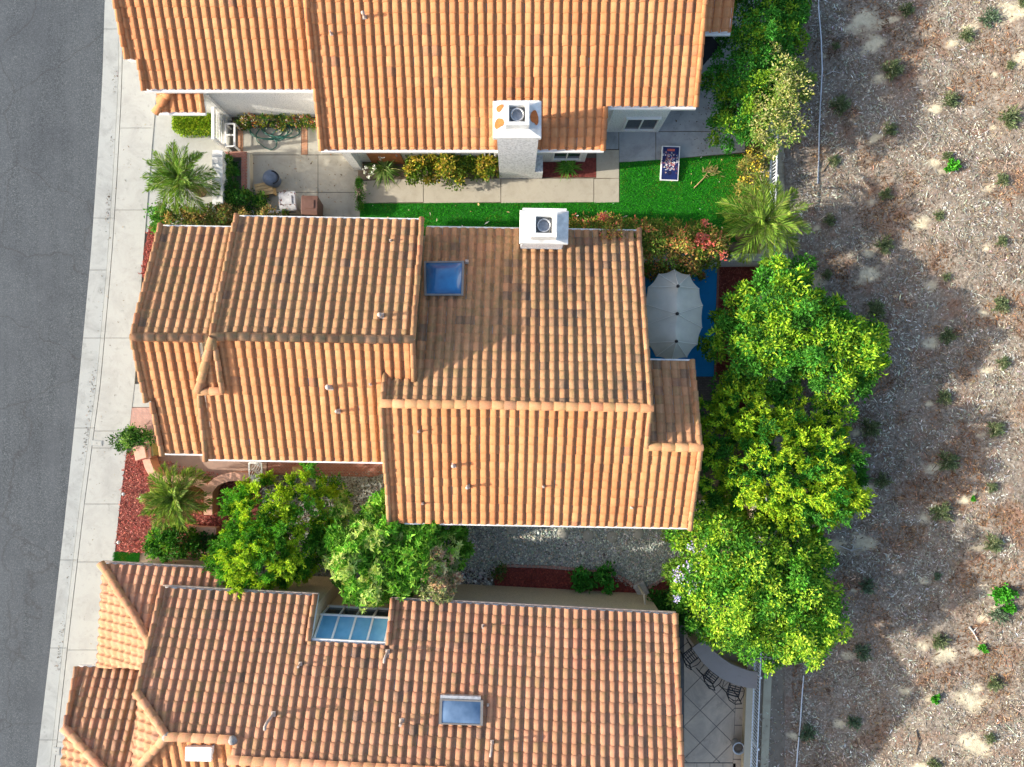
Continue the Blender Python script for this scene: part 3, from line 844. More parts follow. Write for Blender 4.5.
# tiled terrace, lower right
TERR = [(640, 602), (772, 602), (762, 860), (640, 860)]
slab('terrace_base', TERR, .012, M['grout'])
tm = MB(); c0 = at(700, 710)
def clip_poly(poly, a, b):
    out = []
    for i in range(len(poly)):
        p, q = poly[i], poly[(i + 1) % len(poly)]
        sp = (b[0] - a[0]) * (p[1] - a[1]) - (b[1] - a[1]) * (p[0] - a[0]); sq = (b[0] - a[0]) * (q[1] - a[1]) - (b[1] - a[1]) * (q[0] - a[0])
        if sp >= 0: out.append(p)
        if sp * sq < 0:
            t = sp / (sp - sq); out.append((p[0] + (q[0] - p[0]) * t, p[1] + (q[1] - p[1]) * t))
    return out
IN = [tuple(at(x, y)[:2]) for x, y in ((684, 606), (739, 606), (732.5, 762), (684, 762))][::-1]
ts = 0.83
for i in range(-9, 10):
    for j in range(-9, 10):
        a = R(45); g = .012
        cc = [((i + u) * ts + (g if u == 0 else -g), (j + v) * ts + (g if v == 0 else -g)) for u, v in ((0, 0), (1, 0), (1, 1), (0, 1))]
        poly = [(c0.x + x * math.cos(a) - y * math.sin(a), c0.y + x * math.sin(a) + y * math.cos(a)) for x, y in cc]
        for k in range(4):
            if len(poly) >= 3: poly = clip_poly(poly, IN[k], IN[(k + 1) % 4])
        if len(poly) >= 3: tm.prism(poly, 0, .022)
for y0 in range(606, 860, 17):      # border course along the wall
    tm.prism([tuple(at(x, y)[:2]) for x, y in ((739.5 - (y0 - 606) * .042, y0 + .4), (752 - (y0 - 606) * .042, y0 + .4), (752 - (y0 + 16.6 - 606) * .042, y0 + 16.6), (739.5 - (y0 + 16.6 - 606) * .042, y0 + 16.6))], 0, .022)
for k in range(4):
    tm.prism([tuple(at(x, y)[:2]) for x, y in ((684 + k * 13, 763), (696.5 + k * 13, 763), (696.5 + k * 13, 790), (684 + k * 13, 790))], 0, .022)
tt = tm.build('terrace_tiles', M['tile_grey']); tt['kind'] = 'structure'

# ================================================================== hillside
SHRUBS = [(905, 12, 0), (835, 47, 0), (890, 72, 0), (838, 107, 0), (888, 131, 0), (964, 37, 0), (1006, 118, 0), (1009, 66, 0), (948, 102, 0), (1006, 120, 0), (946, 157, 0), (948, 168, 2), (833, 162, 0), (884, 195, 0), (1000, 181, 0), (937, 216, 0), (828, 221, 0), (1000, 242, 0), (882, 246, 0), (1021, 3, 0),
          (945, 277, 0), (998, 306, 0), (826, 275, 0), (873, 311, 0), (945, 336, 0), (1001, 363, 0), (942, 398, 0), (993, 429, 0), (868, 428, 0), (945, 461, 0), (990, 487, 0), (972, 498, 2), (880, 480, 0), (938, 511, 0), (864, 478, 1),
          (990, 543, 0), (999, 592, 3), (1006, 607, 3), (936, 576, 1), (866, 585, 1), (996, 614, 1), (937, 640, 0), (981, 648, 2), (860, 651, 1), (992, 682, 0), (934, 697, 2), (852, 720, 1), (805, 731, 1), (988, 737, 0), (932, 763, 0), (985, 20, 1)]
SHRUBS = [s for k, s in enumerate(SHRUBS) if k != 6]
SP = [on_hill(x, y) for x, y, k in SHRUBS]
PATCH = [(p.x - .38, p.y - .22, random.uniform(.14, .36)) if s[2] in (0, 1) else (p.x - .2, p.y - .1, .22) for p, s in zip(SP, SHRUBS)]
PATCH += [(on_hill(x, y).x, on_hill(x, y).y, r) for x, y, r in ((865, 22, .7), (872, 45, .5), (1012, 12, .5), (868, 275, .5), (970, 700, .55), (975, 745, .6), (862, 543, .5), (838, 547, .4), (905, 690, .25), (945, 655, .4), (1020, 60, .4))]
def hill():
    nx, ny = 130, 300
    xs = np.concatenate([np.linspace(HX0, 19.5, nx), np.linspace(20, 60, 20)]); ys = np.concatenate([np.linspace(-80, -17, 12), np.linspace(-16.5, 16.5, ny), np.linspace(17, 80, 12)])
    X, Y = np.meshgrid(xs, ys, indexing='ij')
    Z = np.vectorize(hill_z)(X, Y)
    Z += .03 * np.sin(X * 5.1 + 1.3 * np.sin(Y * 2.3)) * np.sin(Y * 4.3 + X) + rng.normal(0, .008, X.shape)
    pt = np.zeros_like(X)
    for (px, py, r) in PATCH:
        d = np.sqrt(((X - px) / 1.0) ** 2 + ((Y - py) / .8) ** 2) / r + .3 * np.sin(X * 6 + py * 3) * np.sin(Y * 7 + px)
        pt = np.maximum(pt, np.clip(1.35 - d, 0, 1))
    V = np.stack([X, Y, Z], -1).reshape(-1, 3)
    n2 = len(ys); i, j = np.meshgrid(np.arange(len(xs) - 1), np.arange(n2 - 1), indexing='ij'); i = i.ravel(); j = j.ravel()
    F = np.stack([i * n2 + j, (i + 1) * n2 + j, (i + 1) * n2 + j + 1, i * n2 + j + 1], 1)
    col = np.stack([pt.ravel()] * 3, 1)
    t = NT('hillside_earth'); a = t.n('Attribute', attribute_name='col')
    n1 = t.noise(1.1, 6, .7); n2_ = t.noise(11, 6, .8); n3 = t.noise(4, 5, .7)
    c = t.ramp(n2_, [(.3, (.08, .065, .048)), (.5, (.2, .165, .13)), (.72, (.4, .365, .315))])
    c = t.mix(t.ramp(n1, [(.5, 0.0), (.72, .75)]), c, (.21, .105, .065))
    soil = t.ramp(n3, [(.3, (.46, .4, .27)), (.7, (.62, .55, .39))])
    edge = t.math('ADD', a.outputs['Fac'], t.math('MULTIPLY', t.math('SUBTRACT', n3, .5), 1.6))
    c = t.mix(t.ramp(edge, [(.35, 0.0), (1.05, .85)]), c, soil)
    t.bump(n2_, .7, .04)
    o = mesh_np('hillside', V, F, col, t.col(c, .95, .15), None, True); o['kind'] = 'structure'
    return pt, xs, ys
PT, HXS, HYS = hill()
def patch_val(Q):
    v = np.zeros(len(Q))
    for (px, py, r) in PATCH:
        v = np.maximum(v, np.clip(1.3 - np.hypot(Q[:, 0] - px, (Q[:, 1] - py) / .8) / r, 0, 1))
    return v
def mulch_keep(Q):
    brown = np.sin(Q[:, 0] * 1.3 + 1.7 * np.sin(Q[:, 1] * .6)) * np.sin(Q[:, 1] * 1.1 + 2 * np.sin(Q[:, 0] * .7))
    return (rng.uniform(0, 1, len(Q)) > patch_val(Q) * 1.05) & (rng.uniform(0, 1, len(Q)) > np.clip(brown * .8, 0, .6))
def vnoise(Q, s, seed):
    r = np.random.default_rng(seed); G = r.uniform(0, 1, (256, 256)); q = Q / s + 100; i = np.floor(q).astype(int); f = q - i; f = f * f * (3 - 2 * f)
    g = lambda a, b: G[(i[:, 0] + a) % 256, (i[:, 1] + b) % 256]
    return (g(0, 0) * (1 - f[:, 0]) + g(1, 0) * f[:, 0]) * (1 - f[:, 1]) + (g(0, 1) * (1 - f[:, 0]) + g(1, 1) * f[:, 0]) * f[:, 1]
def mulch_mod(Q, col):
    # drifts of bleached chips and of fresh brown ones
    v = .45 * vnoise(Q, .22, 1) + .3 * vnoise(Q, .6, 2) + .25 * vnoise(Q, 1.9, 3)
    br = np.clip((.5 * vnoise(Q, .9, 4) + .3 * vnoise(Q, .35, 5) + .2 * vnoise(Q, 2.6, 6) - .5) * 7, 0, 1)[:, None]
    c = col * np.array([[.9, .92, .89]]) * np.clip(.3 + 1.25 * v, .3, 1.5)[:, None]
    return c * (1 - br) + br * (c * np.array([[.72, .46, .32]]))
hz = lambda Q: np.vectorize(hill_z)(Q[:, 0], Q[:, 1])
HP = [(HX0 + .25, -15.5), (18.5, -15.5), (18.5, 15.5), (HX0 + .25, 15.5)]
chips_on('wood_chips', HP, lambda Q: hz(Q) + rng.uniform(.01, .05, len(Q)), 95000, .10, .026, [(.56, .53, .46), (.47, .44, .375), (.38, .34, .28), (.25, .2, .15), (.66, .63, .56), (.3, .21, .13), (.22, .175, .13), (.52, .49, .42)], keep=mulch_keep, mod=mulch_mod)
chips_on('straw_mulch', HP, lambda Q: hz(Q) + rng.uniform(.02, .06, len(Q)), 16000, .15, .012, [(.55, .5, .44), (.42, .36, .31), (.3, .24, .2)], keep=mulch_keep, mod=mulch_mod)

# ================================================================== houses
def rect(x0, x1, y0, y1): return [(x0, y0), (x1, y0), (x1, y1), (x0, y1)]
def roof(h, fr, pl, polys, mat, u, e, lich, dark, seed):
    for i, q in enumerate(polys):
        o = roof_tiles('roof_tiles', fr, pl, q, mat, h, u, e, lich, dark, seed)
        d = deck('roof_deck', fr, pl, q, M['white'], h)
def P3(fr, pl, x, y, dz=.06): return fr.w(x, y, pl.z(x, y) + dz)

# ---------------------------------------------- middle house
fm = Frame(R(-1))
mid = thing('house', 'middle house with stepped clay tile gable roofs and a blue dome skylight', 'house', tuple(fm.w(-2.5, .3, 0)), R(-1))
mt = M['tile_mid']
Y1 = -.64; N1 = Plane((0, Y1), 5.0, (0, 1), .42); S1 = Plane((0, Y1), 5.0, (0, -1), .42)
roof(mid, fm, N1, [rect(-2.86, 4.04, Y1, 5.0), rect(-3.74, -2.86, Y1, .2)], mt, -3.74, 5.0, .75, .3, 5)
roof(mid, fm, S1, [rect(-3.76, 4.04, -4.4, Y1), rect(4.04, 5.64, -4.4, -1.8)], M['tile_top'], -3.76, -4.4, .12, .03, 9)
E1 = Plane((0, -1.8), S1.z(0, -1.8), (0, 1), .42)
roof(mid, fm, E1, [rect(4.04, 5.62, -1.8, .8)], mt, 4.06, .8, .45, .1, 13)
Y2 = 1.2; N2 = Plane((0, Y2), 5.16, (0, 1), .42); S2 = Plane((0, Y2), 5.16, (0, -1), .42)
roof(mid, fm, N2, [rect(-8.62, -2.84, Y2, 5.02)], mt, -8.62, 5.02, .8, .16, 21)
roof(mid, fm, S2, [[(-8.5, Y2), (-9.25, -.5), (-9.4, -2.5), (-3.74, -2.5), (-2.84, -.05), (-2.84, Y2)]], M['tile_top'], -9.4, -2.5, .1, .02, 23)
Y3 = 1.16; N3 = Plane((0, Y3), 4.95, (0, 1), .42); S3 = Plane((0, Y3), 4.95, (0, -1), .42)
roof(mid, fm, N3, [rect(-11.0, -8.55, Y3, 4.7)], mt, -11.0, 4.7, .7, .08, 31)
roof(mid, fm, S3, [rect(-11.0, -9.1, -.72, Y3), rect(-10.82, -9.1, -2.36, -.72)], M['tile_top'], -11.0, -2.36, .2, .01, 33)
# little raised saddle where the two front gables meet
SD = Plane((0, Y2), 5.25, (0, -1), .42)
tri = [SD.px(fm, *q) for q in ((214, 337), (224, 391), (200, 391))]
roof(mid, fm, SD, [tri], M['tile_top'], tri[2][0], tri[2][1], .3, .05, 35)
rc = []
rc.append((fm.w(-3.76, Y1, 5.03), fm.w(4.08, Y1, 5.03)))
rc.append((fm.w(4.06, -1.8, E1.z0 + .04), fm.w(5.66, -1.8, E1.z0 + .04)))
rc.append((fm.w(-2.82, Y2, 5.2), fm.w(-8.6, Y2, 5.2)))
rc.append((fm.w(-8.6, Y3, 4.99), fm.w(-11.03, Y3, 4.99)))
rc.append((P3(fm, SD, *tri[2], .07), P3(fm, SD, *tri[0], .07)))
rc.append((P3(fm, SD, *tri[2], .05), P3(fm, SD, *tri[1], .05)))
caps('ridge_tiles', rc, mt, mid, wdt=.26, hgt=.12, seed=5, lichen=.75)
rk = [(P3(fm, S1, -3.74, -4.42), P3(fm, S1, -3.74, Y1)), (P3(fm, N1, -3.72, .2), P3(fm, N1, -3.72, Y1)), (P3(fm, S2, -9.38, -2.52), P3(fm, S2, -9.24, -.5)),
      (P3(fm, N2, -8.6, 5.04), P3(fm, N2, -8.6, Y2)), (P3(fm, N3, -10.98, 4.72), P3(fm, N3, -10.98, Y3)),
      (P3(fm, S3, -10.98, -.72), P3(fm, S3, -10.98, Y3)), (P3(fm, S3, -10.8, -2.38), P3(fm, S3, -10.8, -.72)), (P3(fm, SD, *tri[1]), P3(fm, SD, *tri[0]))]
rk += [(P3(fm, N1, 4.0, 5.02), P3(fm, N1, 4.0, Y1)), (P3(fm, S1, 5.6, -4.42), P3(fm, S1, 5.6, -1.8)), (P3(fm, E1, 5.58, .8), P3(fm, E1, 5.58, -1.8)), (P3(fm, S1, 4.0, -1.8), P3(fm, S1, 4.0, Y1)), (P3(fm, N2, -2.86, 5.03), P3(fm, N2, -2.86, Y2)), (P3(fm, S2, -2.86, .05), P3(fm, S2, -2.86, Y2))]
caps('rake_tiles', rk, mt, mid, wdt=.17, hgt=.09, seed=8, lichen=.5)
for p0, p1, pl, o in (((-3.76, -4.4), (5.64, -4.4), S1, -1), ((-2.84, 5.0), (4.04, 5.0), N1, 1), ((-9.4, -2.5), (-3.78, -2.5), S2, -1), ((-8.62, 5.02), (-2.84, 5.02), N2, 1), ((-11, 4.7), (-8.64, 4.7), N3, 1), ((-10.82, -2.36), (-9.42, -2.36), S3, -1), ((4.1, .8), (5.62, .8), E1, 1)):
    gutter(fm, p0, p1, pl.z(*p0), mid, (0, o))
g = .22
gable_walls(fm, -3.55, 3.85, [(-4.2, 0), (-4.2, S1.z(0, -4.2) - g), (Y1, 5 - g), (4.75, N1.z(0, 4.75) - g), (4.75, 0)], M['stucco_tan'], mid)
gable_walls(fm, 3.86, 5.4, [(-4.2, 0), (-4.2, S1.z(0, -4.2) - g), (-1.8, E1.z0 - g), (.4, E1.z(0, .4) - g), (.4, 0)], M['stucco_tan'], mid)
gable_walls(fm, -8.7, -3.0, [(-2.2, 0), (-2.2, S2.z(0, -2.2) - g), (Y2, 5.16 - g), (4.8, N2.z(0, 4.8) - g), (4.8, 0)], M['stucco_tan'], mid)
gable_walls(fm, -10.55, -8.71, [(-2.1, 0), (-2.1, S3.z(0, -2.1) - g), (Y3, 4.95 - g), (4.5, N3.z(0, 4.5) - g), (4.5, 0)], M['stucco_tan'], mid)

def dome_light(parent, fr, pl, px, glass, hgt=.14, dome=.1, frame=M['alu'], fw=.06, cover=False):
    q = ccw([pl.px(fr, *p) for p in px]); cx = sum(p[0] for p in q) / 4; cy = sum(p[1] for p in q) / 4
    par = thing  # noqa
    mb = MB(); top = lambda x, y: None
    inn = []
    for (x, y) in q:
        d = Vector((cx - x, cy - y)); d = d * (fw * 1.4 / d.length); inn.append((x + d.x, y + d.y))
    n = 4
    W3 = lambda p, dz: fr.w(p[0], p[1], pl.z(*p) + dz)
    vs = [W3(p, -.05) for p in q] + [W3(p, hgt) for p in q] + [W3(p, hgt) for p in inn] + [W3(p, -.03) for p in inn]
    fs = []
    for i in range(4):
        j = (i + 1) % 4
        fs += [[i, j, 4 + j, 4 + i], [4 + i, 4 + j, 8 + j, 8 + i], [8 + i, 8 + j, 12 + j, 12 + i]]
    mb.add(vs, fs); f = mb.build('skylight', frame, parent)
    m2 = MB(); k = 10; vs = []
    for a in range(k + 1):
        for b in range(k + 1):
            s, t = a / k, b / k
            x = (inn[0][0] * (1 - s) + inn[1][0] * s) * (1 - t) + (inn[3][0] * (1 - s) + inn[2][0] * s) * t
            y = (inn[0][1] * (1 - s) + inn[1][1] * s) * (1 - t) + (inn[3][1] * (1 - s) + inn[2][1] * s) * t
            vs.append(W3((x, y), hgt - .02 + dome * (min(1, 16 * s * (1 - s) * t * (1 - t)) ** .5)))
    m2.add(vs, [[a * (k + 1) + b, (a + 1) * (k + 1) + b, (a + 1) * (k + 1) + b + 1, a * (k + 1) + b + 1] for a in range(k) for b in range(k)], True)
    m2.build('skylight_dome', glass, f)
    return f
dome_light(mid, fm, N1, [(424.5, 262), (464.5, 261.5), (463.5, 296), (425, 296)], M['glass_blue'], dome=.2)

def chimney(house, fr, body, step, cap, box, hole, zc, zb, rust, bmat, fl_z=lambda x, y: 0, flash=False):
    mb = MB(); mb.prism([tuple(fr.w(*p)[:2]) for p in rect(*body)], 0, zc)
    ch = mb.build('chimney', bmat, house)
    if step:
        m = MB(); m.prism([tuple(fr.w(*p)[:2]) for p in rect(*step[:4])], 0, step[4]); m.build('chimney_shoulder', bmat, ch)
    m = MB()
    o = [tuple(fr.w(*p)[:2]) for p in rect(*cap)]; b = [tuple(fr.w(*p)[:2]) for p in rect(*box)]; hq = [tuple(fr.w(*p)[:2]) for p in rect(*hole)]
    V3 = lambda q, z: [(x, y, z) for x, y in q]
    rings = [V3(o, zc - .1), V3(o, zc + .06), V3(b, zc + .17), V3(b, zb), V3(hq, zb), V3(hq, zb - .3)]
    vs = sum(rings, []); fs = [[3, 2, 1, 0]]
    for r in range(5):
        for i in range(4):
            j = (i + 1) % 4; fs.append([r * 4 + i, r * 4 + j, r * 4 + 4 + j, r * 4 + 4 + i])
    fs.append([20, 21, 22, 23])
    m.add(vs, fs); m.build('chimney_cap', M['offwhite'], ch, bevel=.012)
    fl = MB(); zf_ = fl_z
    for p, q in ((rect(*body)[0], rect(*body)[1]), (rect(*body)[1], rect(*body)[2]), (rect(*body)[3], rect(*body)[0])):
        a_ = fr.w(p[0], p[1], zf_(*p) + .1); b_ = fr.w(q[0], q[1], zf_(*q) + .1); fl.bar(a_, b_, .07, .12)
    if flash: fl.build('flashing', M['galv'], ch)
    cx = sum(p[0] for p in hq) / 4; cy = sum(p[1] for p in hq) / 4; r = (hole[1] - hole[0]) * .42
    f = MB(); f.lathe([(r, 0), (r, .22), (r * .86, .22), (r * .86, .02)], (cx, cy, zb - .3), 24); f.build('flue', M['galv'], ch)
    for k, (x, y, rx, ry) in enumerate(rust):
        s = MB(); pts = []
        for q in range(14):
            an = q / 14 * 2 * PI; rr = 1 + .22 * math.sin(an * 2 + k) + .12 * math.sin(an * 3 + 2 * k); pts.append((x + rx * rr * math.cos(an), y + ry * rr * math.sin(an)))
        def zt(px_, py_):
            # slope of the cap towards its upstand
            lx0, lx1 = cap[0], cap[1]; bx0, bx1 = box[0], box[1]
            f_ = (px_ - lx0) / (bx0 - lx0) if px_ < bx0 else (lx1 - px_) / (lx1 - bx1)
            return zc + .066 + .11 * max(0, min(1, f_)) + .012
        s.prism(pts, lambda a, b_: zt(a, b_) - .03, zt); s.build('rust_stain', M['rust'], ch)
    return ch
chimney(mid, fm, (.22, 1.5, 4.32, 5.12), None, (.14, 1.56, 4.08, 5.04), (.46, 1.2, 4.16, 4.88), (.6, 1.06, 4.28, 4.75), 4.85, 5.42, [], M['stucco'], N1.z, True)
for px, py, pl, k in ((382, 316, N2, dict(h=.28, r=.06, hood=True)), (331, 387, S2, dict(h=.26, r=.07, hood=True)), (339, 411, S2, dict(h=.2, r=.05, hood=True)), (371, 384, S2, dict(h=.18, r=.035)), (419, 431, S1, dict(h=.2, r=.035)), (454, 465, S1, dict(h=.2, r=.055, hood=True)), (468, 486, S1, dict(h=.24, r=.05, hood=True)), (423, 503, S1, dict(h=.18, r=.03)), (543, 486, S1, dict(h=.2, r=.035)), (631, 507, S1, dict(h=.18, r=.035)), (391, 241, N2, dict(h=.16, r=.03)), (467, 262, N1, dict(h=.14, r=.05))):
    vent(fm, pl, px, py, mid, **k)

# ---------------------------------------------- upper house
ft = Frame(0.0)
top = thing('house', 'upper house with a plain bright orange tile roof and a rough white chimney', 'house', (-3, 11.5, 0))
T1 = Plane((0, 7.52), 2.7, (0, -1), .42); T2 = Plane((0, 9.33), 3.0, (0, -1), .42)
tp = M['tile_top']
roof(top, ft, T1, [rect(-6.15, 2.96, 7.52, 13.6), rect(2.96, 5.8, 8.71, 13.6)], tp, -6.15, 7.52, .1, .09, 41)
TN = Plane((0, 13.6), T1.z(0, 13.6), (0, 1), .42)
roof(top, ft, TN, [rect(-6.15, 5.8, 13.6, 18)], tp, -6.15, 18, .5, .1, 43)
roof(top, ft, T2, [rect(-12.05, -6.0, 10.13, 14.0), rect(-11.68, -6.0, 9.33, 10.13)], tp, -12.05, 9.33, .1, .02, 45)
PR = Plane((0, 8.87), 2.33, (0, -1), .42); PW = Plane((-11.62, 0), 2.33, (-1, 0), .42)
pa = [(-11.62, 8.87), (-10.06, 8.87), (-10.06, 9.5), (-10.99, 9.5)]
roof(top, ft, PR, [pa], tp, -11.45, 8.87, .1, .0, 47)
roof(top, ft, PW, [[(-11.62, 8.87), (-10.99, 9.5), (-11.62, 9.5)]], tp, 8.87, 11.62, .1, .0, 48)
# one more low roof edge at the top of the picture
TR = Plane((0, 11.15), 3.0, (0, -1), .42)
roof(top, ft, TR, [rect(5.2, 6.95, 11.15, 14)], tp, 5.2, 11.15, .2, .05, 49)
caps('rake_tiles', [(P3(ft, T1, -6.12, 7.5), P3(ft, T1, -6.12, 13.6)), (P3(ft, T1, 5.76, 8.7), P3(ft, T1, 5.76, 13.6)), (P3(ft, T2, -12.02, 10.13), P3(ft, T2, -12.02, 14)), (P3(ft, T2, -11.65, 9.3), P3(ft, T2, -11.65, 10.13)), (P3(ft, T1, 2.93, 7.5), P3(ft, T1, 2.93, 8.7)), (P3(ft, PR, -10.08, 8.86), P3(ft, PR, -10.08, 9.5))], tp, top, wdt=.18, hgt=.095, seed=11, lichen=.2)
caps('ridge_tiles', [(ft.w(-6.15, 13.6, TN.z0 + .04), ft.w(5.8, 13.6, TN.z0 + .04)), (P3(ft, PR, -11.64, 8.85, .05), P3(ft, PR, -10.99, 9.5, .05))], tp, top, wdt=.26, hgt=.12, seed=12, lichen=.2)
for p0, p1, pl in (((-6.15, 7.52), (2.96, 7.52), T1), ((2.98, 8.71), (5.8, 8.71), T1), ((-11.68, 9.33), (-6.2, 9.33), T2), ((-11.62, 8.87), (-10.06, 8.87), PR), ((5.2, 11.15), (6.95, 11.15), TR)):
    gutter(ft, p0, p1, pl.z(*p0), top, (0, -1))
gable_walls(ft, -5.85, 2.62, [(8.0, 0), (8.0, T1.z(0, 8.0) - g), (13.6, TN.z0 - g), (17.6, TN.z(0, 17.6) - g), (17.6, 0)], M['stucco'], top)
gable_walls(ft, 2.63, 5.28, [(9.08, 0), (9.08, T1.z(0, 9.08) - g), (13.6, TN.z0 - g), (17.6, TN.z(0, 17.6) - g), (17.6, 0)], M['stucco'], top)
gable_walls(ft, -11.35, -5.86, [(9.62, 0), (9.62, T2.z(0, 9.62) - g), (13.9, T2.z(0, 13.9) - g), (13.9, 0)], M['stucco'], top)
gable_walls(ft, -11.3, -10.12, [(9.5, 0), (9.5, PR.z(0, 9.5) - g), (9.61, PR.z(0, 9.61) - g), (9.61, 0)], M['stucco'], top)
gable_walls(ft, 5.3, 6.6, [(11.5, 0), (11.5, 2.9), (13.8, 3.8), (13.8, 0)], M['stucco'], top)
chimney(top, ft, (-.45, .8, 7.4, 8.3), (.802, 1.08, 7.4, 8.1, .75), (-.56, .86, 7.18, 8.26), (-.2, .5, 7.4, 8.08), (-.08, .38, 7.5, 7.97), 4.72, 5.2, [(-.36, 8.02, .1, .1), (-.38, 7.58, .12, .17), (.66, 7.75, .1, .24)], M['stucco_rough'])
def window(parent, x0, x1, z0, z1, y, panes=2, fw=.05):
    m = MB()
    m.box(((x0 + x1) / 2, y, z0), (x1 - x0 + .1, .12, fw)); m.box(((x0 + x1) / 2, y, z1), (x1 - x0 + .1, .12, fw))
    m.box((x0, y, (z0 + z1) / 2), (fw, .11, z1 - z0 - fw)); m.box((x1, y, (z0 + z1) / 2), (fw, .11, z1 - z0 - fw))
    m.box(((x0 + x1) / 2, y + .01, (z0 + z1) / 2), (fw * .8, .1, z1 - z0 - fw))
    f = m.build('window', M['white'], parent)
    p = MB(); p.box(((x0 + x1) / 2, y + .03, (z0 + z1) / 2), (x1 - x0 - fw, .05, z1 - z0 - fw)); p.build('pane', M['glass_dark'], f)
window(top, 3.95, 5.05, .35, 1.4, 9.06)
window(top, 1.45, 2.4, .45, 1.35, 7.98)
window(top, -.95, -.6, .6, 1.6, 7.98)
mb = MB(); mb.box((-4.45, 7.96, 1.02), (1.15, .08, 2.04)); dr = mb.build('door', M['door'], top)
mb = MB(); mb.lathe([(.03, 0), (.035, .02), (.02, .05)], (-4.0, 7.9, 1.0), 10); mb.build('handle', M['galv'], dr)
mb = MB(); mb.box((-5.55, 7.85, 1.2), (.3, .3, 2.4)); mb.build('porch_post', M['stucco'], top)
mb = MB(); mb.tube([(3.35, 9.02, .05), (3.35, 9.02, 2.7), (3.35, 8.75, 3.05)], .04, 8); mb.build('downspout', M['white'], top)
for px, py, k in ((332, 35, dict(h=.2, r=.04)), (365, 18, dict(h=.22, r=.05, hood=True))):
    vent(ft, T1, px, py, top, **k)

# ---------------------------------------------- lower house
fb = Frame(R(-3))
bot = thing('house', 'lower house with a long pink tile roof, hipped corners and a glass sunroom notch', 'house', tuple(fb.w(-3, -12, 0)), R(-3))
ZE = 3.0
lo = M['tile_low']
ye = fb.at(400, 599.5, ZE)[1]
B1 = Plane((0, ye), ZE, (0, 1), .42)
xw = B1.px(fb, 150, 640)[0]; xe = B1.px(fb, 679, 690)[0]
nx0 = B1.px(fb, 313.5, 625)[0]; nx1 = B1.px(fb, 388, 625)[0]; yn = B1.px(fb, 350, 642.5)[1]
yW = B1.px(fb, 200, 737)[1]; yM = B1.px(fb, 290, 762)[1]; xs_ = B1.px(fb, 232, 748)[0]
hip = B1.px(fb, 168, 736); wl = B1.px(fb, 140, 690)
hip = (hip[0], yW)
roof(bot, fb, B1, [rect(xw, nx0, yn, ye), rect(nx1, xe, yn, ye), [(xw, yn), (xs_, yn), (xs_, yW), hip, (xw, wl[1])], rect(xs_, xe, yM, yn)], lo, xw, ye, .6, .12, 61)
zr = B1.z(*hip)
BW = Plane(hip, zr, (-1, 0), .42)
bw = [(xw, wl[1]), hip, BW.px(fb, 131, 775)]
bw = [BW.px(fb, 139, 690), hip, BW.px(fb, 131, 775)]
roof(bot, fb, BW, [bw], lo, hip[1], bw[2][0], .7, .06, 63)
BS = Plane((0, yW), zr, (0, -1), .42)
roof(bot, fb, BS, [[hip, (xs_, yW), (xs_, yW - 3), (bw[2][0], yW - 3), bw[2]]], M['tile_top'], xs_, yW - 3, .1, .02, 65)
BM = Plane((0, yM), B1.z(0, yM), (0, -1), .42)
roof(bot, fb, BM, [rect(xs_, xe, yM - 4.2, yM)], M['tile_top'], xw, yM - 4.2, .1, .03, 67)
c2 = fb.at(103, 563, 2.5); C2 = Plane(c2, 2.5, (0, 1), .42); C2W = Plane(c2, 2.5, (-1, 0), .42)
n2 = [C2.px(fb, *q) for q in ((103, 563), (222, 568.5), (200, 648), (154, 645))]
roof(bot, fb, C2, [n2], lo, c2[0], c2[1], .2, .05, 71)
w2 = [C2W.px(fb, *q) for q in ((103, 563), (154, 645), (152, 669), (97, 667))]
roof(bot, fb, C2W, [w2], M['tile_low'], c2[1], c2[0], .75, .08, 73)
c3 = fb.at(78, 666, 2.5); C3 = Plane(c3, 2.5, (0, 1), .42)
n3 = [C3.px(fb, *q) for q in ((78, 666), (146, 668), (136, 775), (112, 775), (66, 727))]
roof(bot, fb, C3, [n3], lo, n3[0][0], c3[1], .6, .22, 75)
a3 = n3[4]; b3 = n3[3]; pz = (C3.z(*b3) - C3.z(*a3)) / (b3[0] - a3[0])
C3W = Plane(a3, C3.z(*a3), (-1, 0), pz)
roof(bot, fb, C3W, [[a3, b3, C3W.px(fb, 60, 775)]], M['tile_low'], a3[1], a3[0] - .15, .7, .08, 77)
caps('ridge_tiles', [(fb.w(hip[0], yW, zr + .04), fb.w(xs_, yW, zr + .04)), (fb.w(xs_, yM, BM.z0 + .04), fb.w(xe, yM, BM.z0 + .04)),
     (P3(fb, B1, bw[0][0], bw[0][1], .05), P3(fb, B1, *hip, .06)), (P3(fb, BW, *bw[2], .05), P3(fb, BW, *hip, .06)),
     (P3(fb, C2, *n2[0], .05), P3(fb, C2, *n2[3], .06)), (P3(fb, C3, *a3, .05), P3(fb, C3, *b3, .06))], lo, bot, wdt=.27, hgt=.13, seed=15, lichen=.5)
caps('rake_tiles', [(P3(fb, B1, xw + .03, ye + .02), P3(fb, B1, xw + .03, wl[1])), (P3(fb, B1, xe - .03, ye + .02), P3(fb, B1, xe - .03, yM)), (P3(fb, C3, n3[0][0] + .03, n3[0][1]), P3(fb, C3, n3[4][0] + .03, n3[4][1])), (P3(fb, B1, nx0 - .08, ye + .02), P3(fb, B1, nx0 - .08, yn)), (P3(fb, B1, nx1 + .08, ye + .02), P3(fb, B1, nx1 + .08, yn))], lo, bot, wdt=.18, hgt=.095, seed=16, lichen=.4)
for x, y, z in ((hip[0], yW, zr), (xs_, yW, zr)):
    mb = MB(); p = fb.w(x, y, z + .05)
    mb.lathe([(.13, 0), (.15, .05), (.1, .12), (.03, .15)], p, 9); mb.build('mortar_cap', M['mortar'], bot)
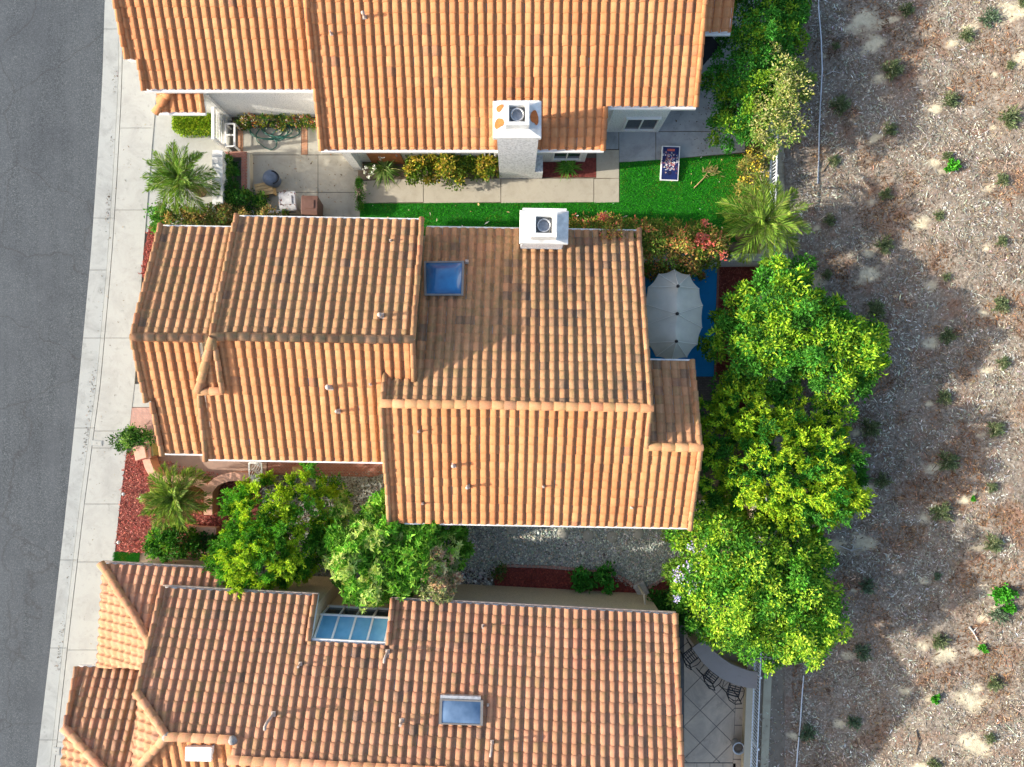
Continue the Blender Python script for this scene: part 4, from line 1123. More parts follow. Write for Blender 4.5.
for p0, p1, pl in (((xw, ye), (nx0, ye), B1), ((nx1, ye), (xe, ye), B1), ((n2[0][0], c2[1]), (n2[1][0], c2[1]), C2)):
    gutter(fb, p0, p1, pl.z(*p0), bot, (0, 1), M['lead'])
def bwall(x0, x1, yN): gable_walls(fb, x0, x1, [(yM - 4, 0), (yM - 4, BM.z(0, yM - 4) - g), (yM, BM.z0 - g), (yN, B1.z(0, yN) - g), (yN, 0)], M['stucco_tan'], bot)
gable_walls(fb, xw + .4, hip[0], [(wl[1], 0), (wl[1], B1.z(0, wl[1]) - g), (ye - .27, B1.z(0, ye - .27) - g), (ye - .27, 0)], M['stucco_tan'], bot)
gable_walls(fb, hip[0] + .002, xs_, [(yW - 2.5, 0), (yW - 2.5, BS.z(0, yW - 2.5) - g), (yW, zr - g), (ye - .27, B1.z(0, ye - .27) - g), (ye - .27, 0)], M['stucco_tan'], bot)
bwall(xs_ + .002, nx0, ye - .27); bwall(nx1, xe - .3, ye - .27); bwall(nx0 + .002, nx1 - .002, yn - .1)
gable_walls(fb, n2[0][0] + .45, xw + .6, [(yM - 1, 0), (yM - 1, 2.3), (c2[1] - .45, 2.3), (c2[1] - .45, 0)], M['stucco_tan'], bot)
gable_walls(fb, n3[0][0] + .45, n2[0][0] + .449, [(yM - 1.5, 0), (yM - 1.5, 2.25), (c3[1] - .45, 2.25), (c3[1] - .45, 0)], M['stucco_tan'], bot)
# sunroom: four bays of sloping glass, upright glass below
ys = fb.at(350, 616, 2.55)[1]
zt_, zl_ = B1.z(0, yn) - .08, 2.55
mb = MB(); mb.prism([tuple(fb.w(*p)[:2]) for p in rect(nx0 + .02, nx1 - .02, yn - .1, ys - .02)], 0, 1.75); mb.build('sunroom_wall', M['stucco_tan'], bot)
sg = MB(); sg.add([fb.w(nx0 + .03, yn, zt_), fb.w(nx1 - .03, yn, zt_), fb.w(nx1 - .03, ys, zl_), fb.w(nx0 + .03, ys, zl_)] + [fb.w(nx0 + .03, yn, zt_ - .03), fb.w(nx1 - .03, yn, zt_ - .03), fb.w(nx1 - .03, ys, zl_ - .03), fb.w(nx0 + .03, ys, zl_ - .03)], [[0, 1, 2, 3], [7, 6, 5, 4], [0, 4, 5, 1], [1, 5, 6, 2], [2, 6, 7, 3], [3, 7, 4, 0]])
sg = sg.build('sunroom_roof_glass', M['glass_sun'], bot)
vg = MB(); vg.prism([tuple(fb.w(*p)[:2]) for p in rect(nx0 + .05, nx1 - .05, ys - .04, ys - .01)], 1.75, zl_ - .04); vg.build('sunroom_front_glass', M['glass_vert'], bot)
gb = MB()
for k in range(5):
    x = nx0 + .06 + (nx1 - nx0 - .12) * k / 4
    gb.bar(fb.w(x, yn, zt_ + .025), fb.w(x, ys, zl_ + .025), .06, .05); gb.bar(fb.w(x, ys + .02, zl_), fb.w(x, ys + .02, 1.75), .05, .05, Vector((0, 1, 0)))
gb.bar(fb.w(nx0, ys + .02, zl_ + .03), fb.w(nx1, ys + .02, zl_ + .03), .06, .06); gb.bar(fb.w(nx0, yn + .03, zt_ + .04), fb.w(nx1, yn + .03, zt_ + .04), .07, .06); gb.bar(fb.w(nx0, ys + .02, 1.75), fb.w(nx1, ys + .02, 1.75), .07, .06)
gb.build('glazing_bars', M['white'], bot)
dome_light(bot, fb, B1, [(440.5, 696), (483.5, 697.5), (483, 722.5), (439.5, 721)], M['glass_grey'], .2, .05)
mb = MB(); mb.bar(P3(fb, B1, *B1.px(fb, 441, 694), .14), P3(fb, B1, *B1.px(fb, 481, 695.5), .14), .1, .1); mb.build('skylight_flashing', M['galv'], bot)
q = [BS.px(fb, *p) for p in ((188.5, 743.5), (214.5, 744), (214, 758), (188, 757.5))]
mb = MB(); q = ccw(q); vs = [fb.w(x, y, BS.z(x, y) + z) for z in (-.02, .2) for x, y in q]
mb.add(vs, [[3, 2, 1, 0], [4, 5, 6, 7]] + [[i, (i + 1) % 4, 4 + (i + 1) % 4, 4 + i] for i in range(4)]); mb.build('attic_vent', M['white'], bot, bevel=.01)
for px, py, k in ((274, 713, dict(h=.5, r=.06, bend=True)), (301, 663, dict(h=.25, r=.045)), (388, 651, dict(h=.35, r=.055, bend=True)), (402, 720, dict(h=.28, r=.06)), (492, 741, dict(h=.4, r=.045, bend=True)), (483, 625, dict(h=.22, r=.035)), (488, 704, dict(h=.1, r=.03))):
    vent(fb, B1, px, py, bot, **k)

# ================================================================== boundary wall and white picket fence along the hill
def fence_pt(f, z):      # f: 0 at the top of the picture, 1 at the bottom
    return Vector((9.3 - .8 * f - .15 * f * f, 14.5 - 29.5 * f, z))
mb = MB(); n = 24
for i in range(n):
    a, b = fence_pt(i / n, 0), fence_pt((i + 1) / n, 0)
    mb.prism([(a.x - .13, a.y), (a.x + .07, a.y), (b.x + .07, b.y), (b.x - .13, b.y)], -.1, .5)
bw_ = thing('boundary_wall', 'long low beige wall under the white picket fence at the foot of the slope', 'wall', tuple(fence_pt(.5, 0)))
mb.build('wall_body', M['stucco_tan'], bw_)
mb = MB()
for i in range(n):
    a, b = fence_pt(i / n, 0), fence_pt((i + 1) / n, 0)
    mb.prism([(a.x - .22, a.y), (a.x + .09, a.y), (b.x + .09, b.y), (b.x - .22, b.y)], .5, .56)
mb.build('coping', M['cap_tan'], bw_)
fe = thing('picket_fence', 'white metal picket fence on the low beige wall between the gardens and the slope', 'fence', tuple(fence_pt(.5, .56)))
for i in range(13):
    f0, f1 = i / 12, (i + 1) / 12
    p = MB(); p.box(fence_pt(f0, .92), (.05, .05, .72)); p.box(fence_pt(f0, 1.29), (.065, .065, .02)); p.build('post', M['fence_white'], fe)
    if i == 12: break
    a, b = fence_pt(f0, 0), fence_pt(f1, 0); m = MB()
    for z in (.64, 1.2): m.bar(a + Vector((0, 0, z)), b + Vector((0, 0, z)), .035, .035)
    m.build('rail', M['fence_white'], fe)
    m = MB(); k = int((b - a).length / .115)
    for q in range(1, k):
        c = a.lerp(b, q / k); m.box(c + Vector((0, 0, .91)), (.02, .02, .68))
    m.build('picket_panel', M['fence_white'], fe)
# strip between fence and slope: earth above, concrete swale below
mb = MB(); N_ = 20
def swale(name, f0, f1, mat, z):
    m = MB()
    for i in range(10):
        a, b = fence_pt(f0 + (f1 - f0) * i / 10, 0), fence_pt(f0 + (f1 - f0) * (i + 1) / 10, 0)
        m.prism([(a.x + .071, a.y), (HX0 + .12, a.y), (HX0 + .12, b.y), (b.x + .071, b.y)], -.1, z)
    o = m.build(name, mat); o['kind'] = 'structure'
swale('path_edge', 0, .66, plain('dusty_earth', (.36, .3, .21), .95, .4, 5, bump=.02), .19)
swale('drain_channel', .66, 1.02, concrete('swale_concrete', (.2, .165, .125), (.11, .09, .07), .7, 1.5), .19)
m = MB()
for i in range(10):
    a, b = fence_pt(.66 + .36 * i / 10, 0), fence_pt(.66 + .36 * (i + 1) / 10, 0)
    m.prism([(a.x + .5, a.y), (a.x + .78, a.y), (b.x + .78, b.y), (b.x + .5, b.y)], .18, .235)
o = m.build('swale_lip', concrete('lip_concrete', (.4, .36, .26), (.24, .2, .14), .6)); o['kind'] = 'structure'
# cross wall between the two back gardens
cw = thing('garden_wall', 'pale grey cross wall between the blue deck garden and the bright lawn', 'wall', tuple(at(735, 265)))
mb = MB(); mb.prism([tuple(at(x, y, 0)[:2]) for x, y in ((640, 262), (772, 262), (772, 267), (640, 267))], 0, 1.35); mb.build('wall_body', M['stucco'], cw)
mb = MB(); mb.prism([tuple(at(x, y, 0)[:2]) for x, y in ((640, 261), (772, 261), (772, 268), (640, 268))], 1.35, 1.41); mb.build('coping', M['curb'], cw)

# ================================================================== left front: gate, walls, planter
# white louvred gate panel and frame
lg = thing('louvred_gate', 'white slatted gate panel beside the clipped box hedge and the courtyard', 'gate', tuple(at(227, 132)))
gx = at(227.5, 132).x
y0, y1 = at(0, 116).y, at(0, 150).y
mb = MB(); mb.box((gx, y0, .62), (.1, .1, 1.24)); mb.box((gx, y1, .62), (.1, .1, 1.24)); mb.box((gx, (y0 + y1) / 2, 1.2), (.1, y0 - y1 - .1, .07)); mb.box((gx, (y0 + y1) / 2, .1), (.1, y0 - y1 - .1, .07)); mb.build('frame', M['white'], lg)
mb = MB()
for k in range(7): mb.box((gx, (y0 + y1) / 2, .22 + k * .145), (.03, y0 - y1 - .1, .022))
mb.build('slats', M['white'], lg)
gl = thing('white_gate', 'small open white frame gate beside the brick planter', 'gate', tuple(at(233, 140)))
a, b = at(234, 129), at(234, 151)
mb = MB()
for dx in (-.1, .22):
    mb.bar((a.x + dx, a.y, .5), (b.x + dx, b.y, .5), .06, .05)
for t in (0, .5, 1): mb.bar((a.x - .07, a.y + (b.y - a.y) * t, .5), (a.x + .19, a.y + (b.y - a.y) * t, .5), .05, .05)
for dx in (-.1, .22):
    for yy in (a.y, b.y): mb.box((a.x + dx, yy, .235), (.05, .05, .47))
mb.build('gate_frame', M['white'], gl)
lw = thing('garden_wall', 'low white wall running behind the upper palm from the louvred gate', 'wall', tuple(at(221, 180)))
mb = MB(); mb.prism([tuple(at(x, y, .9)[:2]) for x, y in ((213, 150), (222, 150), (222, 212), (213, 212))], 0, .84); mb.build('wall_body', M['stucco'], lw)
mb = MB(); mb.prism([tuple(at(x, y, .9)[:2]) for x, y in ((212.2, 150), (222.6, 150), (222.6, 212), (212.2, 212))], .84, .9); mb.build('coping', M['offwhite'], lw)
bp = thing('brick_planter', 'L shaped red brick planter wall in the courtyard beside the white gate', 'planter', tuple(at(240, 170)))
mb = MB(); mb.prism([tuple(at(x, y, .4)[:2]) for x, y in ((223, 152), (249, 152), (249, 193), (243, 193), (243, 157), (223, 157))][::-1], 0, .34); mb.build('planter_wall', M['cap_tan'], bp)
mb = MB(); mb.prism([tuple(at(x, y, .4)[:2]) for x, y in ((223, 151.6), (246.5, 151.6), (246.5, 193), (241.4, 193), (241.4, 157.4), (223, 157.4))][::-1], .34, .41); mb.build('brick_cap', M['brick_red'], bp)
rw = thing('retaining_wall', 'short white ledge along the hedge behind the two trash bins', 'wall', tuple(at(270, 212)))
mb = MB(); mb.prism([tuple(at(x, y, .4)[:2]) for x, y in ((222, 210), (285, 210), (285, 213), (222, 213))], 0, .4); mb.build('wall_body', M['stucco'], rw, bevel=.02)

# garden hose heap
ho = thing('garden_hose', 'tangled dark green garden hose heaped by the courtyard flower bed', 'hose', tuple(at(270, 132)))
pts = []
c = at(275, 131); 
for k in range(150):
    t = k / 150 * 2 * PI * 5.2
    r = .52 + .22 * math.sin(t * .37 + 1) + .12 * math.sin(t * 1.3)
    pts.append((c.x + r * 1.1 * math.cos(t) + .25 * math.sin(t * .21), c.y + r * .62 * math.sin(t) + .12 * math.sin(t * .5), .06 + .05 * math.sin(t * 1.7) + .03 * k / 150))
mb = MB(); mb.tube(pts, .02, 6); mb.build('hose_coil', M['hose'], ho)
lp = [at(x, y, .05) for x, y in ((262, 126), (256, 134), (257, 141), (264, 147), (271, 150), (276, 147), (277, 142), (272, 137), (264, 133), (261, 129))]
mb = MB(); mb.tube(lp, .02, 6); mb.build('hose_loop', M['hose'], ho)
# covered round pot
kc = at(271, 178, .5); kc.z = 0
kp = thing('covered_pot', 'round slate blue covered pot standing in the courtyard', 'pot', tuple(kc))
mb = MB(); mb.lathe([(.18, 0), (.25, .15), (.28, .4), (.26, .5)], kc, 28); mb.build('pot_body', M['slate'], kp)
mb = MB(); mb.lathe([(.285, .48), (.29, .53), (.25, .6), (.2, .66), (.07, .69), (.01, .69)], kc, 28); lid = mb.build('lid', M['slate'], kp)
mb = MB(); mb.tube([kc + Vector((math.cos(a) * .3, math.sin(a) * .3, .6)) * 1 if False else Vector((kc.x + .08 + .22 * math.cos(a), kc.y - .02 + .22 * math.sin(a), .66 - .05 * math.cos(a))) for a in np.linspace(-1.4, 1.6, 12)], .025, 6); mb.build('handle', M['iron'], lid)
# pallet
pa_ = thing('wooden_box', 'small tan wooden slatted box beside the round pot', 'box', tuple(at(266, 189)), .18)
pc = at(264, 189, .36); pc.z = 0
mb = MB()
for k in range(4): mb.box(pc + Matrix.Rotation(.18, 3, 'Z') @ Vector((0, -.17 + k * .115, .36)), (.62, .1, .03), .18)
mb.build('slats', M['wood'], pa_)
mb = MB()
for sx in (-.29, 0, .29): mb.box(pc + Matrix.Rotation(.18, 3, 'Z') @ Vector((sx, 0, .17)), (.05, .42, .33), .18)
mb.build('supports', M['wood'], pa_)
def bin_(name, label, px, mat, rz):
    p = at(px[0], px[1] + 2, 1.0); p.z = .014; t = thing(name, label, 'trash bin', tuple(p), rz)
    Rz = Matrix.Rotation(rz, 3, 'Z')
    m = MB(); b0, b1 = .22, .28
    vs = [p + Rz @ Vector((sx * w_, sy * w_ * 1.12, z)) for w_, z in ((b0, .04), (b1, .92)) for sx, sy in ((-1, -1), (1, -1), (1, 1), (-1, 1))]
    m.add(vs, [[3, 2, 1, 0], [4, 5, 6, 7], [0, 1, 5, 4], [1, 2, 6, 5], [2, 3, 7, 6], [3, 0, 4, 7]]); m.build('bin_body', mat, t, bevel=.03)
    m = MB(); prof = [(-.33, .92), (-.33, .96), (-.2, 1.03), (.2, 1.03), (.33, .98), (.33, .92)]
    vs = [p + Rz @ Vector((x, y, z)) for x in (-.29, .29) for y, z in prof]
    m.add(vs, [list(range(6))[::-1], list(range(6, 12))] + [[i, (i + 1) % 6, 6 + (i + 1) % 6, 6 + i] for i in range(6)]); ld = m.build('lid', mat, t, bevel=.025)
    m = MB(); m.box(p + Rz @ Vector((0, .02, 1.045)), (.34, .3, .025), rz); m.build('lid_panel', mat, ld, bevel=.01)
    m = MB(); m.tube([p + Rz @ Vector((-.24, -.38, .93)), p + Rz @ Vector((.24, -.38, .93))], .022, 8); m.build('handle', M['iron'], t)
    for sx in (-1, 1):
        m = MB(); m.tube([p + Rz @ Vector((sx * .25, -.27, .12)), p + Rz @ Vector((sx * .3, -.27, .12))], .12, 14); m.build('wheel', M['iron'], t)
    return t
bg = bin_('trash_bin', 'grey wheeled trash bin with dry leaves on its lid, left of the brown bin', (287.5, 199), M['bin_grey'], .08)
bin_('trash_bin', 'dark brown wheeled trash bin beside the leaf covered grey bin', (309.5, 203), M['bin_brown'], -.03)
lc = at(287.5, 200, 1.03)
o = chips_on('leaf_litter', [(lc.x - .24, lc.y - .3), (lc.x + .24, lc.y - .3), (lc.x + .24, lc.y + .3), (lc.x - .24, lc.y + .3)], lambda Q: np.full(len(Q), 1.05), 45, .08, .04, [(.12, .05, .05), (.2, .1, .06)]); 

# ================================================================== board on the lawn
cb = thing('bean_bag_board', 'dark blue bean bag toss board with white edges lying on the bright lawn', 'game board', tuple(at(670, 163)), -.035)
cp = at(670, 163.5, .15); Rz = Matrix.Rotation(-.035, 3, 'Z') @ Matrix.Rotation(R(7), 3, 'X')
mb = MB()
for sx in (-1, 1): mb.box(cp + Rz @ Vector((sx * .305, 0, -.02)), (.035, 1.2, .1), M=Rz)
for sy in (-1, 1): mb.box(cp + Rz @ Vector((0, sy * .585, -.02)), (.575, .035, .1), M=Rz)
mb.build('board_frame', M['white'], cb)
mb = MB(); mb.box(cp + Rz @ Vector((0, 0, .025)), (.575, 1.135, .02), M=Rz); bt = mb.build('board_top', plain('navy_print', (.012, .022, .10), .5, .35, 5), cb)
mb = MB(); hcen = cp + Rz @ Vector((.0, -.33, .038))
mb.add([hcen + Rz @ Vector((.075 * math.cos(a), .075 * math.sin(a), 0)) for a in np.linspace(0, 2 * PI, 20, endpoint=False)], [list(range(20))]); mb.build('hole', plain('board_hole', (.01, .012, .05), .7, .1), bt)
mb = MB(); mb.box(cp + Rz @ Vector((.0, .46, .036)), (.26, .075, .004), M=Rz); mb.build('red_band', plain('red_print', (.62, .12, .08), .5, .3, 20), bt)
Q = np.stack([rng.normal(0, .13, 150).clip(-.26, .26), rng.normal(.02, .17, 150).clip(-.3, .36)], 1)
P = np.array([list(cp + Rz @ Vector((x, y, .037 + .0001 * i / 15))) for i, (x, y) in enumerate(Q)])
a = rng.uniform(0, 2 * PI, 150); D = np.stack([np.cos(a), np.sin(a), 0 * a], 1); Nn = np.tile(np.array([[0, -.12, 1.0]]), (150, 1))
leaves('print_patches', P, D - (D * unit(Nn)).sum(1)[:, None] * unit(Nn), Nn, .1 * rng.lognormal(0, .3, 150), .06, pal([(.75, .68, .62), (.8, .8, .8), (.5, .12, .1), (.35, .1, .07), (.6, .45, .35), (.04, .06, .25)], 150), bt, M['chip'], 0.0)
for sx in (-1, 1):
    mb = MB(); mb.box((cp.x + sx * .27, cp.y + .5, .1), (.04, .06, .2)); mb.build('leg', M['white'], cb)
# dry palm branch on the lawn
db = thing('dry_branch', 'dry tan palm branch lying on the bright lawn', 'branch', tuple(at(700, 180)))
q = [at(x, y, .05) for x, y in ((694, 188), (699, 183), (704, 178), (707, 173))]
mb = MB(); mb.tube(q, [.02, .022, .02, .01], 6); mb.build('stem', M['wood'], db)
n = 60; c = np.array(at(709, 172, .06)); a = rng.normal(.5, .7, n); D = np.stack([np.cos(a), np.sin(a), rng.normal(.1, .1, n)], 1)
leaves('dry_fronds', c + rng.normal(0, .09, (n, 3)) * [1.6, .8, .2], D, np.tile([[0, 0, 1.]], (n, 1)) + rng.normal(0, .2, (n, 3)), .22, .03, pal([(.5, .42, .2), (.42, .36, .14)], n), db)

# ================================================================== patio umbrella
uc = at(673, 315.5, 2.35)
um = thing('patio_umbrella', 'large oval pale grey patio umbrella over the blue deck', 'umbrella', (uc.x, uc.y, 0), -.03)
Ru = Matrix.Rotation(-.03, 3, 'Z')
HALF = [(.0, 1.0), (.46, .93), (.8, .64), (.93, .2)]   # unit outline, one quarter
ax_, ay_ = .97, 1.52
outl = [(0, 1), (.52, .89), (.86, .6), (1, .24), (1, -.24), (.86, -.6), (.52, -.89), (0, -1), (-.52, -.89), (-.86, -.6), (-1, -.24), (-1, .24), (-.86, .6), (-.52, .89)]
hubs = [(0, .88), (0, 0), (0, -.88)]
mb = MB(); vs = []; fs = []
U = lambda x, y, z: uc + Ru @ Vector((x, y, z))
E_ = []
for i in range(len(outl)):
    x0_, y0_ = outl[i]; x1_, y1_ = outl[(i + 1) % len(outl)]
    for t in (0, .25, .5, .75):
        x, y = x0_ + (x1_ - x0_) * t, y0_ + (y1_ - y0_) * t; sag = 1 - .035 * math.sin(PI * t)
        E_.append((x * ax_ * sag, y * ay_ * sag))
ne = len(E_); rings = 7
hy = lambda y: max(-.88, min(.88, y * .62))
for r in range(rings):
    f = r / (rings - 1)
    for (x, y) in E_:
        xx, yy = x * f, hy(y) * (1 - f) + y * f
        peak = max(0, .1 * (1 - abs(abs(yy) % .88 - 0) / .3)) if abs(xx) < .4 else 0
        near = max(math.exp(-((yy - h[1]) ** 2 + xx ** 2) / .07) for h in hubs)
        vs.append(U(xx, yy, .42 * (1 - f ** 1.15) + .16 * near - .02 * f * f))
for r in range(rings - 1):
    for k in range(ne):
        j = (k + 1) % ne; fs.append([r * ne + k, r * ne + j, (r + 1) * ne + j, (r + 1) * ne + k])
mb.add(vs, fs, True)
mb.add([vs[(rings - 1) * ne + k] for k in range(ne)] + [vs[(rings - 1) * ne + k] - Vector((0, 0, .11)) for k in range(ne)], [[k, (k + 1) % ne, ne + (k + 1) % ne, ne + k] for k in range(ne)])
cn = mb.build('canopy', M['canvas'], um)
for h in hubs:
    m = MB(); m.lathe([(.05, .52), (.055, .6), (.03, .64), (.005, .65)], U(h[0], h[1], 0), 16); m.build('finial', M['iron'], um)
for k in range(len(outl)):
    sm_ = MB()
    x, y = outl[k][0] * ax_, outl[k][1] * ay_
    hsel = min(hubs, key=lambda h: abs(h[1] - y) + (0 if abs(h[1]) > .1 or abs(y) < .5 else .3))
    path = []
    for s in np.linspace(.06, 1, 9):
        xx, yy = x * s, hsel[1] * (1 - s) + y * s
        # height of the canopy along that line
        path.append((xx, yy, s))
    pp = []
    for xx, yy, s in path:
        near = max(math.exp(-((yy - h[1]) ** 2 + xx ** 2) / .07) for h in hubs)
        # find ring fraction
        f = s
        pp.append(U(xx, yy, .42 * (1 - f ** 1.15) + .16 * near - .02 * f * f + .012))
    sm_.tube(pp, .012, 5)
    sm_.build('rib_seam', M['seam'], cn)
m = MB(); m.tube([U(0, 0, -2.3), U(0, 0, .5)], .035, 12); m.build('pole', M['alu'], um)
for sy in (-.88, .88):
    m = MB(); m.bar(U(0, 0, -.35), U(0, sy, .4), .03, .03); m.build('strut', M['alu'], um)
m = MB(); m.lathe([(.35, 0), (.35, .06), (.08, .1)], (uc.x, uc.y, .032), 24); m.build('base', M['alu'], um)
# black umbrella half hidden by the upper roof
bu = at(702, 41.5, 2.3); bt_ = thing('patio_umbrella', 'black patio umbrella half hidden under the edge of the upper roof', 'umbrella', (bu.x - .45, bu.y, 0))
bc = Vector((bu.x - .45, bu.y, 2.05)); m = MB(); k = 6; vs = [bc + Vector((0, 0, .45))]
for q in range(k): vs.append(bc + Vector((1.12 * math.cos(q * PI / 3), .75 * math.sin(q * PI / 3) - .02, 0)))
m.add(vs, [[0, 1 + q, 1 + (q + 1) % k] for q in range(k)]); m.build('canopy', M['black_canvas'], bt_)
m = MB(); m.tube([bc - Vector((0, 0, 2.03)), bc + Vector((0, 0, .5))], .025, 8); m.build('pole', M['alu'], bt_)
m = MB(); m.lathe([(.25, 0), (.25, .05), (.06, .09)], (bc.x, bc.y, .014), 20); m.build('base', M['iron'], bt_)

# ================================================================== front garden of the middle house
gp = thing('gate_pillar', 'square salmon capped garden pillar beside the round kerb shrub', 'pillar', tuple(at(140, 452)))
m = MB(); m.prism([tuple(at(x, y, .75)[:2]) for x, y in ((134, 446), (149, 444), (150, 458), (136, 460))], 0, .7); m.build('pillar_body', M['salmon'], gp)
m = MB(); m.prism([tuple(at(x, y, .78)[:2]) for x, y in ((132.5, 446.5), (144, 445), (146.5, 457.5), (135.5, 461))], .7, .78); m.build('pillar_cap', M['salmon_cap'], gp, bevel=.015)
m = MB(); m.prism([tuple(at(x, y, .7)[:2]) for x, y in ((144.4, 445), (151, 443.6), (153, 456), (147, 457))], 0, .66); m.build('side_block', M['olive'], gp, bevel=.015)
def curb_wall(name, label, px, h, wd, n=40):
    P = [at(x, y, h) for x, y in px]
    # Catmull-Rom
    pts = []
    for i in range(len(P) - 1):
        p0, p1, p2, p3 = P[max(i - 1, 0)], P[i], P[i + 1], P[min(i + 2, len(P) - 1)]
        for k in range(8):
            t = k / 8
            pts.append(.5 * ((2 * p1) + (p2 - p0) * t + (2 * p0 - 5 * p1 + 4 * p2 - p3) * t * t + (3 * p1 - p0 - 3 * p2 + p3) * t ** 3))
    pts.append(P[-1])
    t_ = thing(name, label, 'wall', (pts[0].x, pts[0].y, 0))
    for nm, w2, z0, z1, mt_ in (('wall_body', wd * .8, 0, h - .07, M['salmon']), ('coping', wd, h - .07, h, M['salmon_cap'])):
        m = MB(); vs = []
        for i, p in enumerate(pts):
            d = (pts[min(i + 1, len(pts) - 1)] - pts[max(i - 1, 0)]); d.z = 0; d.normalize(); s = Vector((-d.y, d.x, 0)) * w2 / 2
            vs += [Vector((p.x, p.y, z0)) - s, Vector((p.x, p.y, z0)) + s, Vector((p.x, p.y, z1)) + s, Vector((p.x, p.y, z1)) - s]
        fs = [[3, 2, 1, 0], [len(vs) - 4, len(vs) - 3, len(vs) - 2, len(vs) - 1]]
        for i in range(len(pts) - 1):
            for q in range(4): fs.append([i * 4 + q, i * 4 + (q + 1) % 4, i * 4 + 4 + (q + 1) % 4, i * 4 + 4 + q])
        m.add(vs, fs); m.build(nm, mt_, t_)
    return t_
curb_wall('garden_wall', 'low curving salmon wall from the square pillar round behind the front palm', [(146, 459), (148.5, 467), (153, 474), (160, 479), (174, 480), (190, 481), (202, 485), (208, 490)], .6, .26)
curb_wall('garden_wall', 'arched salmon planter wall beside the yellow green front tree', [(208, 515), (208, 500), (209, 490), (216, 482), (227, 477.5), (238, 476.5), (248, 477)], .62, .3)
curb_wall('garden_wall', 'short straight salmon kerb below the front palm', [(188, 530), (202, 531), (216, 531.5)], .35, .3)
ob = thing('gate_post', 'olive stone gate post beside the small white gate', 'post', tuple(at(254, 480)))
m = MB(); m.prism([tuple(at(x, y, .9)[:2]) for x, y in ((249, 477), (264, 475), (265, 487), (250, 490))], 0, .86); m.build('post_body', M['olive'], ob)
m = MB(); m.prism([tuple(at(x, y, .92)[:2]) for x, y in ((251, 475), (263, 474), (264, 480), (252, 483))], .86, .92); m.build('post_cap', M['offwhite'], ob, bevel=.01)
wg = thing('metal_gate', 'small white metal scroll gate by the entry paving of the middle house', 'gate', tuple(at(257, 470)))
a, b = at(249.5, 469, .9), at(262, 468, .9)
m = MB()
for x in (a.x, b.x): m.bar((x, a.y + .22, .95), (x, a.y - .3, .9), .04, .04)
m.bar((a.x, a.y - .3, .9), (b.x, a.y - .3, .9), .04, .04); m.bar((a.x, a.y + .22, .95), (b.x, a.y + .22, .95), .04, .04)
for x in (a.x, b.x): m.box((x, a.y - .3, .45), (.05, .05, .9))
m.build('gate_frame', M['white'], wg)
m = MB()
for k in range(6):
    x = a.x + (b.x - a.x) * (k + .5) / 6
    m.tube([(x + .03 * math.cos(t * 2 + k), a.y - .28 + .47 * s, .92 + .02 * math.sin(t)) for s, t in zip(np.linspace(0, 1, 9), np.linspace(0, 6, 9))], .012, 5)
m.build('scrolls', M['white'], wg)
for px, lab in (((144, 497), 'small white spotlight in the red mulch left of the front palm'), ((122, 541), 'small grey path light in the red mulch near the turf patch'), ((127, 493), 'small grey path light in the red mulch near the sidewalk')):
    p = at(px[0], px[1], .02); t = thing('garden_light', lab, 'garden light', tuple(p))
    m = MB(); m.tube([p, p + Vector((0, 0, .18))], .012, 8); m.build('stake', M['iron'], t)
    m = MB(); m.lathe([(.02, .16), (.06, .2), (.065, .23), (.03, .26), (.005, .27)], p, 14); m.build('lamp_head', M['white'] if 'white' in lab else M['galv'], t)
# ================================================================== side yard
for i, (x, y, lab) in enumerate(((512, 529, 'round stepping stone in grey gravel nearest the big leaved green tree'), (563, 533, 'round stepping stone in grey gravel, second from the big leaved green tree'), (588, 535.5, 'round stepping stone in grey gravel, third from the big leaved green tree'), (612, 537, 'round stepping stone in grey gravel, fourth from the big leaved green tree'), (638, 533, 'round stepping stone in grey gravel nearest the lilac blossoms'))):
    m = MB(); m.lathe([(.2, 0), (.205, .02), (.19, .035), (.01, .036)], at(x, y, .012), 22)
    tag(m.build('stepping_stone', M['gravel_base'] if i == 9 else M['court']), lab, 'stepping stone', 'round stepping stones in the gravel')
ed = MB(); k = 0
line = [(497, 566.5), (515, 565.5), (540, 566.5), (560, 567.5), (600, 572), (612, 573.5), (622, 577.5), (632, 584), (638, 590)]
line2 = [(645, 589.5), (655, 584), (667, 576.5), (680, 569), (690, 563)]
def edging(label, ln):
    m = MB()
    for (x0_, y0_), (x1_, y1_) in zip(ln[:-1], ln[1:]):
        a, b = at(x0_, y0_, .05), at(x1_, y1_, .05); n_ = max(1, int((b - a).length / .13))
        for q in range(n_):
            c = a.lerp(b, (q + .5) / n_); m.box((c.x, c.y, .045), (.115, .09, .09 + random.uniform(-.015, .015)), math.atan2(b.y - a.y, b.x - a.x) + random.uniform(-.12, .12))
    return tag(m.build('brick_edging', M['brick_pink'], None, bevel=.01), label, 'edging')
edging('curved brick edging between the gravel and the long red mulch bed', line)
edging('straight brick edging running up from the stone block to the lilac blossoms', line2)
m = MB(); m.box(at(641, 589, .1), (.42, .5, .22), R(28)); tag(m.build('stone_block', M['stone'], None, bevel=.03), 'square grey stone block where the two brick edgings meet', 'stone block')
m = MB(); m.box(at(298, 470, .2), (.3, .28, .36), .05); tag(m.build('paving_stone', M['wood'], None, bevel=.02), 'tan block standing on the brick path beside the front gable', 'stone block')
# fence rail running from the stone block to the lower roof
rl = thing('side_gate', 'thin pale gate panel between the stone block and the lower roof corner', 'gate', tuple(at(643, 596)))
m = MB(); a = at(637, 581, 0); 
m.bar((a.x, a.y - .1, 1.3), (a.x + .05, a.y - .62, 1.3), .05, .06); m.box((a.x, a.y - .1, .65), (.06, .06, 1.3)); m.box((a.x + .05, a.y - .62, .65), (.06, .06, 1.3)); m.build('gate_frame', M['cap_tan'], rl)

